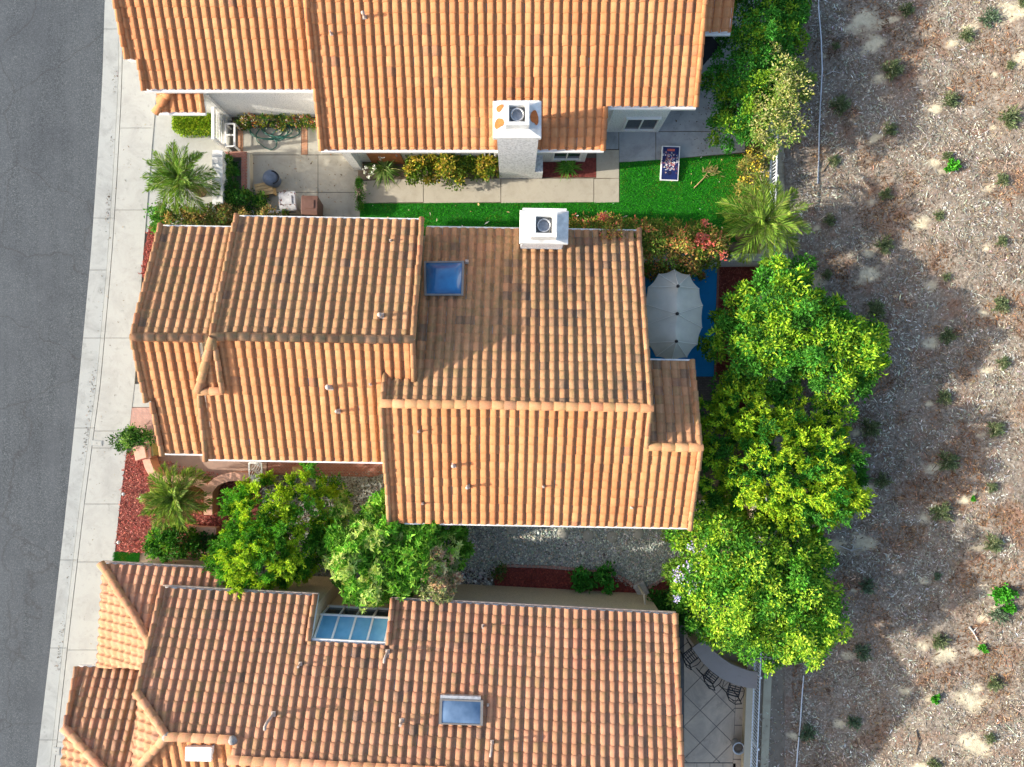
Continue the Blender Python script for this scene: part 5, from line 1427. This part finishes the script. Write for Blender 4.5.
# ================================================================== terrace bar, stools, pot
ct = thing('bar_counter', 'curved grey concrete bar counter on the tiled terrace under the tree', 'bar counter', tuple(at(722, 672)))
inner = [(692, 648), (697, 655), (703, 663), (711, 671), (722, 679), (735, 685), (748, 688), (757, 689)]
outer = [(704.5, 639), (709, 646), (715, 652), (722, 658), (731, 664), (741, 668), (750, 671), (758, 672)]
def ring(pin, pout, z): return [at(x, y, 1.05) for x, y in pin], [at(x, y, 1.05) for x, y in pout]
I_, O_ = ring(inner, outer, 1.05)
def band(I_, O_, z0, z1, shr):
    m = MB(); vs = []
    for a, b in zip(I_, O_):
        d = (b - a) * shr; a2, b2 = a + d, b - d
        vs += [Vector((a2.x, a2.y, z0)), Vector((b2.x, b2.y, z0)), Vector((b2.x, b2.y, z1)), Vector((a2.x, a2.y, z1))]
    fs = [[0, 1, 2, 3], [len(vs) - 1, len(vs) - 2, len(vs) - 3, len(vs) - 4]]
    for i in range(len(I_) - 1):
        for q in range(4): fs.append([i * 4 + (q + 1) % 4, i * 4 + q, i * 4 + 4 + q, i * 4 + 4 + (q + 1) % 4])
    return m.add(vs, fs)
band(I_, O_, .02, .98, .22).build('counter_body', M['stucco_tan'], ct)
band(I_, O_, .98, 1.05, 0).build('counter_top', M['counter'], ct, bevel=.012)
def stool(label, px, rz, first=[None]):
    p = at(px[0], px[1], .85); p.z = .022
    if first[0] is not None:
        return dup(first[0], tuple(p), rz, 1, label)
    t = thing('bar_stool', label, 'bar stool', tuple(p), rz, 'wrought iron stools at the curved bar')
    Rz = Matrix.Rotation(rz, 3, 'Z'); L = lambda x, y, z: p + Rz @ Vector((x, y, z))
    for sx in (-1, 1):
        for sy in (-1, 1):
            m = MB(); m.tube([L(sx * .24, sy * .24, 0), L(sx * .19, sy * .19, .72)], .017, 8); m.build('leg', M['iron'], t)
    m = MB()
    for k in range(6): m.bar(L(-.2, -.2 + k * .08, .73), L(.2, -.2 + k * .08, .73), .03, .016)
    for s in (-1, 1): m.bar(L(s * .21, -.22, .73), L(s * .21, .22, .73), .03, .03); m.bar(L(-.22, s * .21, .73), L(.22, s * .21, .73), .03, .03)
    m.build('seat', M['iron'], t)
    m = MB()
    for sx in (-1, 1): m.tube([L(sx * .21, -.21, .73), L(sx * .22, -.27, 1.1)], .017, 8)
    m.tube([L(-.22, -.27, 1.1), L(0, -.33, 1.14), L(.22, -.27, 1.1)], .017, 8); m.tube([L(-.215, -.24, .92), L(0, -.29, .95), L(.215, -.24, .92)], .012, 6)
    m.tube([L(-.2, -.235, .8), L(0, -.3, 1.1)], .01, 6); m.tube([L(.2, -.235, .8), L(0, -.3, 1.1)], .01, 6)
    m.build('backrest', M['iron'], t)
    for sx in (-1, 1):
        m = MB(); m.tube([L(sx * .22, -.24, .95), L(sx * .27, 0, .97), L(sx * .25, .17, .95), L(sx * .21, .19, .73)], .014, 8); m.build('armrest', M['iron'], t)
    m = MB()
    for a, b in (((-.225, -.225), (.225, -.225)), ((.225, -.225), (.225, .225)), ((.225, .225), (-.225, .225)), ((-.225, .225), (-.225, -.225))): m.tube([L(a[0], a[1], .25), L(b[0], b[1], .25)], .012, 6)
    m.build('foot_rail', M['iron'], t)
    first[0] = t
    return t
stool('black wrought iron bar stool at the upper end of the curved counter', (691.5, 657), R(-52))
stool('middle black wrought iron bar stool at the curved counter', (712.5, 677), R(-38))
stool('black wrought iron bar stool at the fence end of the curved counter', (735, 691), R(-16))
pp = at(738.5, 748, .42); pp.z = .022; t = thing('plant_pot', 'round grey plant pot on the terrace beside the white picket fence', 'plant pot', tuple(pp))
m = MB(); m.lathe([(.14, 0), (.2, .34), (.225, .4), (.225, .44), (.18, .44), (.17, .36)], pp, 28); m.build('pot', M['galv'], t)
m = MB(); m.lathe([(.17, .36), (.1, .4), (.01, .41)], pp, 16); m.build('potting_soil', M['soil'], t)

# ================================================================== pipes and branches on the slope
def hose(label, pts, r, mat):
    m = MB(); m.tube([on_hill(x, y) + Vector((0, 0, .05)) for x, y in pts], r, 8)
    return tag(m.build('irrigation_pipe', mat), label, 'pipe')
hose('thin white irrigation pipe along the foot of the slope beside the upper trees', [(818, -20), (818, 10), (820.5, 40), (821.5, 70), (820, 100), (818.5, 130), (818, 160), (817, 184)], .022, M['pvc'])
hose('thin white irrigation pipe along the foot of the slope beside the tiled terrace', [(803, 675), (801, 700), (799.5, 725), (797, 750), (794, 790)], .022, M['pvc'])
for px, r_, lab in (([(822, 172), (826, 166), (832, 158), (842, 150)], .03, 'dark crooked fallen branch at the foot of the slope by the pipe end'), ([(826, 75), (832, 72), (840, 74)], .02, 'pale bent stick on the shaded upper slope'), ([(968, 626), (972, 631), (977, 640)], .035, 'pale broken log lying on the lower slope above the small bright shrub'), ([(915, 730), (917, 742), (914, 755)], .03, 'grey fallen branch beside the lowest bare patch on the slope'), ([(838, 545), (850, 550), (862, 547)], .02, 'thin pale stick on a bare patch below the yellow green tree'), ([(912, 480), (918, 488), (917, 498)], .018, 'thin grey stick on the middle slope right of the yellow green tree'), ([(803, 209), (812, 208), (816, 214)], .025, 'curled grey stick beside the lower right fronds of the lawn palm')):
    m = MB(); q = [on_hill(x, y) + Vector((0, 0, .06)) for x, y in px]
    m.tube(q, [r_, r_ * .9] + [r_ * .5] * (len(q) - 2), 7); m.tube([q[1], q[1] + Vector((.1, .16, .05))], [r_ * .6, r_ * .3], 6)
    tag(m.build('fallen_branch', M['stone'] if 'pale' in lab else M['bark']), lab, 'branch')

# ================================================================== vegetation
GRN = [(.035, .11, .012), (.05, .15, .018), (.07, .19, .025)]
MIDG = [(.07, .26, .025), (.1, .32, .035), (.045, .18, .02)]
YEL = [(.34, .53, .03), (.44, .6, .05), (.22, .43, .025)]
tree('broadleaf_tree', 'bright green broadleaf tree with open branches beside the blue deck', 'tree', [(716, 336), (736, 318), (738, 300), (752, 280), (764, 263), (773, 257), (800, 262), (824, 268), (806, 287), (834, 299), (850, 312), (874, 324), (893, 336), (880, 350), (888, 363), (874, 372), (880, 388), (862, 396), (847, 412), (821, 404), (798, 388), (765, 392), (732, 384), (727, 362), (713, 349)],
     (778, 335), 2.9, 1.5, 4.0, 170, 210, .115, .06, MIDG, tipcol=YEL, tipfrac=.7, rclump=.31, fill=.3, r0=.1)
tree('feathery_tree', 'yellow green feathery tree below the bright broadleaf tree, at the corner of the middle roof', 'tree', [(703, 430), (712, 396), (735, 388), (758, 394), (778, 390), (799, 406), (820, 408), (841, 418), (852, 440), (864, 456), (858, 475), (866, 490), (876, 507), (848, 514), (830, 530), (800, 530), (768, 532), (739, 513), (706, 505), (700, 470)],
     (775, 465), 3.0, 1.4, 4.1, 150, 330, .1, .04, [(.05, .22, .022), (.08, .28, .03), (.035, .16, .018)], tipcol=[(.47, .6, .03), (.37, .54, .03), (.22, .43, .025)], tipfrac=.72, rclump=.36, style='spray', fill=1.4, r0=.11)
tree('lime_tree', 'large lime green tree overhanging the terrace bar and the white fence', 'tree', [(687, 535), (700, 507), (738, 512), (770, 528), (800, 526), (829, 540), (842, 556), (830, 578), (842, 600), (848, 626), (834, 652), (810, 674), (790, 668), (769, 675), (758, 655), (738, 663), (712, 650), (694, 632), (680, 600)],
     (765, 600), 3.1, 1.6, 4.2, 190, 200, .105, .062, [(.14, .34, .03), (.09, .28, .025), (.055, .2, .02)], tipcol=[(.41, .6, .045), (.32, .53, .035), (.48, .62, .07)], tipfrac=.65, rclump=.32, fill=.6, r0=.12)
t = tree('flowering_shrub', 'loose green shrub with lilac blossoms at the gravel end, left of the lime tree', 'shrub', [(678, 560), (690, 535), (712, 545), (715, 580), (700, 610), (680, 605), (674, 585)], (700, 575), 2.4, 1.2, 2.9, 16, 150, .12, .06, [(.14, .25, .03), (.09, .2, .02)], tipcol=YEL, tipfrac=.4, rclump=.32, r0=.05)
fp = np.array([list(at(x, y, 3.15)) for x, y in ((691, 548), (697, 552), (689, 566), (676, 572), (678, 580), (690, 570), (700, 574), (684, 578), (697, 582), (702, 561), (677, 598), (694, 592), (712, 566), (744, 565), (754, 594), (707, 545))])
kk = np.repeat(np.arange(len(fp)), 26); n = len(kk); D = unit(rng.normal(0, 1, (n, 3)))
leaves('blossoms', fp[kk] + rng.normal(0, .07, (n, 3)) , D, rng.normal(0, .4, (n, 3)) + [0, 0, 1], .075, .055, pal([(.5, .44, .68), (.6, .55, .75), (.42, .36, .6)], n, .1), t, M['petal'])
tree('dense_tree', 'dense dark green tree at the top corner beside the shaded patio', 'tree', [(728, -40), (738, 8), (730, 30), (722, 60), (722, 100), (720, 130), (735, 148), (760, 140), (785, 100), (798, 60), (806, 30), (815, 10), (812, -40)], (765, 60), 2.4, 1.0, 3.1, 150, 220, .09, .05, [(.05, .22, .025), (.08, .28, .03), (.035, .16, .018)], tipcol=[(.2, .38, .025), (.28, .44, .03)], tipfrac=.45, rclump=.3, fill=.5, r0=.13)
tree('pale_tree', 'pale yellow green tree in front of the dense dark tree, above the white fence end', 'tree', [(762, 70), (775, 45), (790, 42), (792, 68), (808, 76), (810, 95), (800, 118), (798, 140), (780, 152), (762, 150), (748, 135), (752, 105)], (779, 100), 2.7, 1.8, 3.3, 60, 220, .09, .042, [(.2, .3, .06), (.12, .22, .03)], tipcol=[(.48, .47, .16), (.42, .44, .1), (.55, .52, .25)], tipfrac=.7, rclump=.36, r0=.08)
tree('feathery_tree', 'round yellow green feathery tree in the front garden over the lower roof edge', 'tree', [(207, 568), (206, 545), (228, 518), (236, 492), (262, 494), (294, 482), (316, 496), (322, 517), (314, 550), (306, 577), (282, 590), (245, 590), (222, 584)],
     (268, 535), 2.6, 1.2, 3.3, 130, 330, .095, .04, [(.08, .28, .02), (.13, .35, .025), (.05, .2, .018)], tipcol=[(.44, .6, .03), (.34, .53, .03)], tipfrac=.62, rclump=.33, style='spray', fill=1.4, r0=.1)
tree('glossy_tree', 'glossy green tree with large leaf rosettes between the two lower roofs', 'tree', [(320, 568), (330, 525), (350, 510), (376, 497), (400, 502), (440, 503), (462, 515), (466, 555), (456, 580), (430, 588), (391, 598), (364, 607), (337, 592)],  # crown carried on unseen under the eave, added to shade the gravel
     (385, 550), 2.6, 1.2, 3.6, 85, 260, .17, .065, [(.055, .2, .012), (.09, .27, .015), (.15, .36, .03), (.24, .44, .05)], tipcol=[(.42, .55, .12), (.5, .6, .17)], tipfrac=.4, rclump=.4, style='whorl', fill=.35, r0=.08)
tree('variegated_shrub', 'pale pinkish variegated shrub growing into the right side of the glossy green tree', 'shrub', [(420, 560), (418, 545), (435, 538), (452, 545), (456, 565), (462, 580), (448, 598), (425, 594)], (440, 570), 2.8, 1.8, 3.6, 22, 220, .13, .045, [(.3, .33, .14), (.42, .38, .2), (.2, .28, .08)], tipcol=[(.55, .42, .25), (.5, .3, .18)], tipfrac=.5, rclump=.3, style='whorl', r0=.05)

palm('pygmy_palm', 'full green palm by the sidewalk below the clipped box hedge', (182, 180), 1.5, 36, 1.5, [(.12, .24, .03), (.2, .34, .05), (.3, .42, .12)])
palm('pygmy_palm', 'yellow green palm at the corner of the bright lawn by the red flowered hedge', (763, 222), 2.3, 32, 1.8, [(.24, .38, .05), (.34, .46, .08), (.16, .28, .04)])
palm('pygmy_palm', 'dry tinged palm in the red mulch of the front garden', (177, 497), 1.3, 40, 1.42, [(.2, .32, .05), (.32, .42, .1), (.13, .24, .035)])

def shrub(name, label, px, z, ztop, clumps, per, L, W, cols, cat='shrub', **kw):
    c = (sum(p[0] for p in px) / len(px), sum(p[1] for p in px) / len(px))
    return tree(name, label, cat, px, c, z, .15, ztop, clumps, per, L, W, cols, r0=.03, **kw)
hx0, hy0 = at(173.5, 129.5, .7)[:2]; hx1, hy1 = at(213, 114.5, .7)[:2]
t = thing('clipped_hedge', 'small clipped lime box hedge under the little tiled pent roof', 'hedge', ((hx0 + hx1) / 2, (hy0 + hy1) / 2, 0))
mb = MB(); mb.box(((hx0 + hx1) / 2, (hy0 + hy1) / 2, .33), (hx1 - hx0 - .08, hy1 - hy0 - .08, .64)); mb.build('dark_core', plain('hedge_core', (.04, .09, .01), .95), t)  # solid dark green box filling the hedge behind the leaves
box_leaves('foliage', t, hx0, hx1, hy0, hy1, .7, 5200, .06, .042, [(.2, .34, .02), (.13, .26, .015)], [(.42, .52, .04), (.34, .46, .03)])
shrub('mixed_hedge', 'mixed green and orange hedge between the first palm and the middle roof', [(166, 205), (185, 208), (205, 210), (225, 207), (250, 209), (285, 209), (285, 222), (235, 226), (175, 234), (160, 225)], .9, 1.2, 60, 170, .08, .05, [(.06, .13, .02), (.12, .16, .04), (.2, .15, .05)], 'hedge', tipcol=[(.5, .3, .12), (.4, .36, .12)], tipfrac=.35, rclump=.24)
shrub('leafy_shrub', 'small bright green shrub at the left foot of the mixed hedge', [(152, 217), (160, 207), (172, 210), (176, 225), (160, 236), (152, 230)], .6, .85, 14, 150, .1, .05, [(.08, .26, .03), (.14, .34, .05)], rclump=.22)
shrub('planter_shrub', 'dark green leafy shrub filling the brick planter', [(224, 160), (236, 159), (237, 182), (250, 195), (262, 192), (266, 207), (236, 209), (223, 205)], .5, .65, 30, 150, .09, .05, [(.03, .12, .015), (.06, .19, .025)], tipcol=[(.2, .36, .05)], tipfrac=.3, rclump=.22)
shrub('flower_border', 'low flowering border along the white house wall behind the hose', [(237, 117), (330, 119), (330, 126), (237, 127)], .2, .4, 40, 90, .07, .04, [(.08, .2, .03), (.3, .3, .05), (.05, .14, .03)], 'flower bed', tipcol=[(.6, .5, .05), (.5, .1, .1), (.7, .65, .6)], tipfrac=.5, rclump=.14)
def strappy(name, label, px, n, L, W, cols, z=.1, cat='plant', parent=None):
    p = at(px[0], px[1], 0); t = thing(name, label, cat, tuple(p))
    a = rng.uniform(0, 2 * PI, n); el = rng.uniform(.15, 1.2, n)
    D0 = np.stack([np.cos(a) * np.cos(el), np.sin(a) * np.cos(el), np.sin(el)], 1)
    P = np.array(p)[None] + rng.normal(0, .07, (n, 3)) * [1, 1, .2] + [0, 0, z]
    Vs, Fs, Cs = [], [], []; b = 0; seg = 5
    LL = L * rng.uniform(.65, 1.15, n); sd = np.stack([-np.sin(a), np.cos(a), 0 * a], 1); col = pal(cols, n, .2)
    rows = []
    q = P.copy(); d = D0.copy()
    for s in range(seg + 1):
        wd = W * (1 - (s / seg) ** 2) * .5 + .002
        rows.append(np.stack([q - sd * wd, q + sd * wd], 1)); q = q + d * (LL / seg)[:, None]; d = unit(d + np.array([[0, 0, -.32]]))
    V = np.stack(rows, 1).reshape(-1, 3)
    F = []
    for s in range(seg): F.append(np.arange(n)[:, None] * (seg + 1) * 2 + np.array([[s * 2, s * 2 + 1, s * 2 + 3, s * 2 + 2]]))
    mesh_np('leaf_clump', V, np.concatenate(F), np.repeat(col, (seg + 1) * 2, 0), M['leaf'], t)
    return t
t = strappy('strap_leaf_plant', 'clump of strappy grey green leaves with white blossoms by the brown door', (386, 170), 150, .75, .035, [(.14, .22, .05), (.2, .28, .08), (.09, .17, .03)])
fp = np.array([list(at(x, y, .8)) for x, y in ((366, 168), (372, 173), (369, 177), (380, 158), (383, 157), (364, 172), (374, 168))])
kk = np.repeat(np.arange(len(fp)), 14); n = len(kk)
leaves('blossoms', fp[kk] + rng.normal(0, .03, (n, 3)), rng.normal(0, 1, (n, 3)), rng.normal(0, .4, (n, 3)) + [0, 0, 1], .06, .045, pal([(.8, .8, .75)], n, .05), t, M['petal'])
strappy('strap_leaf_plant', 'bright green grassy clump in the dark bed right of the upper chimney', (568, 168), 110, .5, .03, [(.1, .3, .03), (.16, .36, .05)])
for q, lab in (([(405, 158), (420, 154), (436, 157), (440, 172), (430, 180), (408, 176)], 'rounded lime flecked shrub on the side walk bed nearest the brown door'), ([(437, 157), (450, 154), (463, 158), (466, 172), (458, 179), (439, 177)], 'rounded lime flecked shrub in the middle of the side walk bed'), ([(470, 158), (484, 152), (498, 155), (499, 172), (488, 178), (472, 175)], 'rounded lime flecked shrub against the upper chimney')):
    shrub('bed_shrub', lab, q, .55, .95, 22, 150, .1, .055, [(.12, .2, .02), (.2, .28, .03), (.06, .13, .015)], tipcol=[(.5, .46, .05), (.55, .4, .08)], tipfrac=.5, rclump=.22, group='rounded shrubs along the side walk')
# red tipped hedge behind the middle roof
t = shrub('red_tip_hedge', 'long hedge with red and orange tips along the bright lawn', [(566, 216), (590, 211), (640, 212), (668, 216), (700, 216), (728, 224), (740, 240), (730, 260), (700, 272), (660, 273), (636, 262), (600, 258), (570, 240)], 2.45, 2.85, 170, 170, .085, .045, [(.13, .24, .03), (.22, .3, .04), (.1, .18, .025), (.3, .22, .05)], 'hedge', tipcol=[(.7, .32, .1), (.62, .42, .1), (.6, .18, .1), (.5, .48, .12)], tipfrac=.5, rclump=.26, fill=.3)
fp = np.array([list(at(x, y, 2.95)) for x, y in ((705, 222.5), (698, 241), (705, 238), (710, 243), (703, 245), (700, 236), (723, 256), (603, 217))])
kk = np.repeat(np.arange(len(fp)), 36); n = len(kk)
leaves('blossoms', fp[kk] + rng.normal(0, .06, (n, 3)), rng.normal(0, 1, (n, 3)), rng.normal(0, .4, (n, 3)) + [0, 0, 1], .08, .06, pal([(.6, .1, .07), (.62, .2, .13), (.5, .13, .09)], n, .1), t, M['petal'])
t = shrub('yellow_flower_shrub', 'loose shrub with yellow blossoms between the bright lawn and the white fence', [(740, 160), (750, 150), (765, 150), (765, 196), (750, 198), (736, 188)], .6, 1.0, 26, 110, .09, .04, [(.16, .24, .04), (.3, .3, .08), (.2, .16, .06)], tipcol=[(.5, .4, .1)], tipfrac=.4, rclump=.24)
fp = np.array([list(at(x, y, 1.05)) for x, y in ((744, 178), (748, 180), (752, 166), (757, 163), (760, 167), (761, 156), (754, 190), (758, 187), (766, 176), (757, 171), (750, 152))])
kk = np.repeat(np.arange(len(fp)), 14); n = len(kk)
leaves('blossoms', fp[kk] + rng.normal(0, .07, (n, 3)), rng.normal(0, 1, (n, 3)), rng.normal(0, .4, (n, 3)) + [0, 0, 1], .075, .055, pal([(.7, .5, .04), (.75, .58, .08)], n, .08), t, M['petal'])
shrub('round_shrub', 'round dark green shrub at the sidewalk edge beside the salmon pillar', [(119, 440), (125, 431), (137, 429), (149, 433), (150, 443), (142, 449), (126, 449)], .5, .8, 26, 170, .08, .045, [(.05, .17, .02), (.1, .27, .04), (.03, .1, .015)], tipcol=[(.25, .42, .1)], tipfrac=.3, rclump=.2)
shrub('leafy_shrub', 'bushy mid green shrub at the foot of the front palm by the turf patch', [(146, 540), (158, 526), (180, 522), (196, 532), (200, 546), (185, 556), (152, 555)], .55, 1.0, 34, 170, .09, .05, [(.05, .2, .02), (.09, .28, .03), (.03, .12, .012)], tipcol=[(.2, .4, .04)], tipfrac=.35, rclump=.25)
shrub('leafy_shrub', 'small dark shrub between the front palm kerb and the yellow green tree', [(198, 536), (208, 534), (215, 542), (208, 550), (197, 548)], .3, .45, 10, 90, .08, .05, [(.04, .14, .03), (.08, .2, .05)], rclump=.18)
shrub('broad_leaf_plant', 'bright broad leaved plant in the red mulch bed, its left clump', [(572, 577), (584, 570), (592, 578), (588, 587), (576, 587)], .25, .4, 7, 45, .15, .12, [(.05, .24, .03), (.08, .32, .04)], 'plant', rclump=.2)
shrub('broad_leaf_plant', 'bright broad leaved plant in the red mulch bed, its taller right clump', [(595, 575), (602, 568), (610, 571), (608, 586), (598, 588)], .3, .45, 7, 45, .15, .12, [(.05, .24, .03), (.08, .32, .04)], 'plant', rclump=.2)
shrub('leafy_shrub', 'deep green shrub in shade between the lower roof corner and the lilac blossoms', [(648, 598), (665, 592), (688, 598), (692, 615), (685, 628), (660, 615), (648, 610)], .8, 1.2, 24, 130, .12, .07, [(.03, .13, .015), (.05, .18, .02)], rclump=.26)
shrub('leafy_shrub', 'tiny yellow green shrub on the gravel under the middle roof corner', [(660, 533), (668, 529), (673, 536), (668, 543), (661, 541)], .3, .45, 6, 50, .1, .06, [(.2, .32, .04), (.3, .4, .06)], rclump=.16)
shrub('leafy_shrub', 'small dull shrub at the left end of the red mulch bed', [(492, 570), (503, 567), (508, 574), (498, 580)], .2, .35, 7, 60, .09, .05, [(.06, .16, .03), (.2, .2, .06)], rclump=.16)
shrub('edge_plant', 'thin green growth along the edge of the side walk and the courtyard', [(357, 178), (361, 178), (362, 210), (358, 210)], .15, .25, 14, 60, .07, .03, [(.06, .22, .02), (.12, .3, .03)], 'plant', rclump=.09)

# ground textures: turf blades, pebbles, mulch
wp = lambda px, z=0.0: [tuple(at(x, y, z)[:2]) for x, y in px]
def blades(name, px, n, h, cols):
    Q = scatter_poly(wp(px), n); P = np.concatenate([Q, np.full((n, 1), .018)], 1)
    D = np.stack([rng.normal(0, .5, n), rng.normal(0, .5, n), np.ones(n)], 1); Nn = rng.normal(0, 1, (n, 3)) + [0, 0, .2]
    col = pal(cols, n, .25); dry = np.clip((Q[:, 0] - 6.9) * .5, 0, .8) + .25 * (vnoise(Q, .5, 9) > .68)
    yd = rng.uniform(0, 1, n) < dry * .7; col[yd] = pal([(.3, .3, .04), (.22, .26, .03)], yd.sum())
    o = leaves(name, P, D, Nn, h * rng.uniform(.6, 1.2, n), .014, col); o['kind'] = 'stuff'
blades('grass', LAWN, 52000, .05, [(.04, .42, .008), (.07, .53, .015), (.025, .32, .006)])
blades('grass', [(114, 552), (140, 553), (138, 566), (112, 566)], 2500, .05, [(.03, .2, .02), (.05, .26, .03)])
chips_on('lawn_litter', wp(LAWN), lambda Q: np.full(len(Q), .085), 70, .07, .04, [(.6, .55, .35), (.5, .35, .15), (.7, .68, .6)])
GY = [(458, 500), (720, 500), (705, 566), (688, 570), (641, 592), (600, 574), (540, 567), (500, 566), (458, 588)]
pebbles('gravel', wp([(262, 474), (396, 470), (396, 500), (460, 500), (460, 590), (320, 605), (255, 590)]), .018, 12000, .026, [(.2, .18, .14), (.28, .25, .2), (.13, .12, .1), (.36, .33, .27)])
pebbles('gravel', wp(GY), .018, 19000, .028, [(.46, .49, .43), (.36, .39, .34), (.6, .61, .54), (.24, .26, .23), (.48, .42, .33)])
pebbles('pebbles', wp([(446, 566), (496, 567), (489, 592), (446, 590)]), .02, 700, .04, [(.55, .55, .53), (.4, .38, .36), (.2, .17, .15), (.08, .06, .05)])
pebbles('pebbles', wp([(326, 119), (346, 119), (346, 127), (326, 127)]), .03, 260, .04, [(.7, .68, .64), (.5, .48, .45)])
for q, z, n, cols in (([(126, 452), (160, 460), (250, 480), (250, 538), (190, 556), (114.5, 551), (119, 511)], .018, 9000, [(.34, .08, .06), (.42, .12, .09), (.26, .06, .045), (.5, .2, .15)]), ([(149, 226), (165, 226), (160, 300), (141, 275)], .018, 1800, [(.34, .08, .06), (.42, .12, .09), (.26, .06, .045)]),
                     ([(497, 568), (540, 569), (600, 574), (622, 579), (640, 591), (640, 615), (490, 615)], .026, 4500, [(.27, .055, .04), (.33, .08, .055), (.2, .045, .035)]), ([(643, 592), (688, 569), (704, 562), (704, 598), (643, 600)], .026, 1800, [(.2, .045, .035), (.26, .07, .05)]), ([(719.5, 264), (788, 264), (780, 440), (716, 377)], .024, 6500, [(.27, .06, .045), (.2, .045, .04), (.34, .12, .09)])):
    chips_on('red_mulch', wp(q), lambda Q, z=z: z + rng.uniform(.003, .03, len(Q)), n, .07, .025, cols)
chips_on('leaf_litter', wp([(640, 100), (735, 60), (735, 152), (700, 156)]), lambda Q: np.full(len(Q), .025), 500, .06, .035, [(.1, .08, .06), (.2, .13, .08)], keep=lambda Q: rng.uniform(0, 1, len(Q)) < np.clip((Q[:, 0] - 5.8) / 2.2, .02, 1) ** 1.5)
chips_on('leaf_litter', wp([(228, 155), (358, 155), (358, 210), (228, 210)]), lambda Q: np.full(len(Q), .024), 90, .06, .03, [(.2, .12, .07), (.3, .22, .12)])
chips_on('leaf_litter', wp([(118, 100), (150, 100), (100, 660), (80, 660)]), lambda Q: np.full(len(Q), .036), 70, .05, .025, [(.2, .15, .1), (.3, .25, .16)])

# shrubs on the slope: four kinds, each plant its own object
def slope_shrub(kind):
    t = thing('slope_shrub', '', 'shrub', (0, 0, 0), 0)
    spec = {0: (26, [(.17, .21, .1), (.25, .28, .15), (.11, .16, .07)], .2, .025, .3), 1: (22, [(.16, .22, .14), (.11, .17, .1)], .18, .03, .3), 2: (24, [(.06, .3, .02), (.1, .38, .03)], .11, .06, .2), 3: (30, [(.05, .28, .02), (.09, .36, .03)], .12, .06, .28)}[kind]
    nb, cols, L, W, r = spec
    n = nb * 22; st = rng.integers(0, nb, n); u = unit(rng.normal(0, 1, (nb, 3))); u[:, 2] = np.abs(u[:, 2]) + .25; u = unit(u)
    s = rng.uniform(.15, 1, n); P = u[st] * (s * r * rng.uniform(.7, 1.3, nb)[st])[:, None] + rng.normal(0, .02, (n, 3)); P[:, 2] = np.abs(P[:, 2]) + .03
    D = u[st] + rng.normal(0, .5, (n, 3))
    leaves('foliage', P, D, rng.normal(0, .5, (n, 3)) + [0, 0, 1], L * .6 * rng.uniform(.6, 1.3, n), W, pal(cols, n, .25), t)
    m = MB()
    for k in range(5): m.tube([(0, 0, -.03), tuple(u[k] * r * .5), tuple(u[k] * r)], [.012, .009, .004], 5)
    m.build('stems', M['bark'], t)
    return t
KL = {0: ('dull olive seedling shrub on a pale bare patch of the mulched slope', 'olive seedling shrubs on the slope'), 1: ('grey green seedling shrub close to the lower trees on the mulched slope', 'grey green seedling shrubs on the slope'), 2: ('small bright green shrub on the mulched slope', 'small bright green shrubs on the slope'), 3: ('large bright green leafy shrub on the right of the slope', 'large bright green shrubs on the slope')}
proto = {}
for p, (x, y, k) in zip(SP, SHRUBS):
    rz_ = random.uniform(0, 6.28); sc = random.choice([.5, .62, .75, .85, .95, 1.05, 1.2]) * (1.0 if k != 3 else 1.15)
    loc = (p.x, p.y, p.z)
    if k not in proto:
        t = slope_shrub(k); proto[k] = t; t.location = loc; t.rotation_euler = (0, 0, rz_); t.scale = (sc,) * 3
    else: t = dup(proto[k], loc, rz_, sc)
    t['label'] = KL[k][0]; t['group'] = KL[k][1]

# dry litter caught on the strip between fence and slope
sp_ = [tuple(fence_pt(f, 0)[:2]) for f in np.linspace(.02, .99, 14)]
chips_on('dry_litter', [(x + .12, y) for x, y in sp_] + [(HX0 + .35, y) for x, y in sp_[::-1]], lambda Q: .2 + rng.uniform(.005, .05, len(Q)), 5200, .09, .022, [(.5, .46, .4), (.36, .31, .25), (.24, .18, .13), (.3, .2, .13)], keep=lambda Q: rng.uniform(0, 1, len(Q)) < np.clip((vnoise(Q, .8, 12) - .25) * 1.8 + (Q[:, 0] > HX0 - .1) * .5, .05, 1))
# a few dry twigs and stray leaves over roofs' valleys and paving edges
chips_on('gutter_dirt', [tuple(at(xa(CURB, y) - 5, y, -.08)[:2]) for y in range(0, 767, 60)] + [tuple(at(xa(CURB, y) - 1, y, -.08)[:2]) for y in range(0, 767, 60)][::-1], lambda Q: np.full(len(Q), -.078), 900, .05, .025, [(.16, .13, .1), (.26, .22, .17), (.1, .08, .06)], keep=lambda Q: rng.uniform(0, 1, len(Q)) < np.clip((vnoise(Q, 1.1, 21) - .35) * 2, 0, 1))
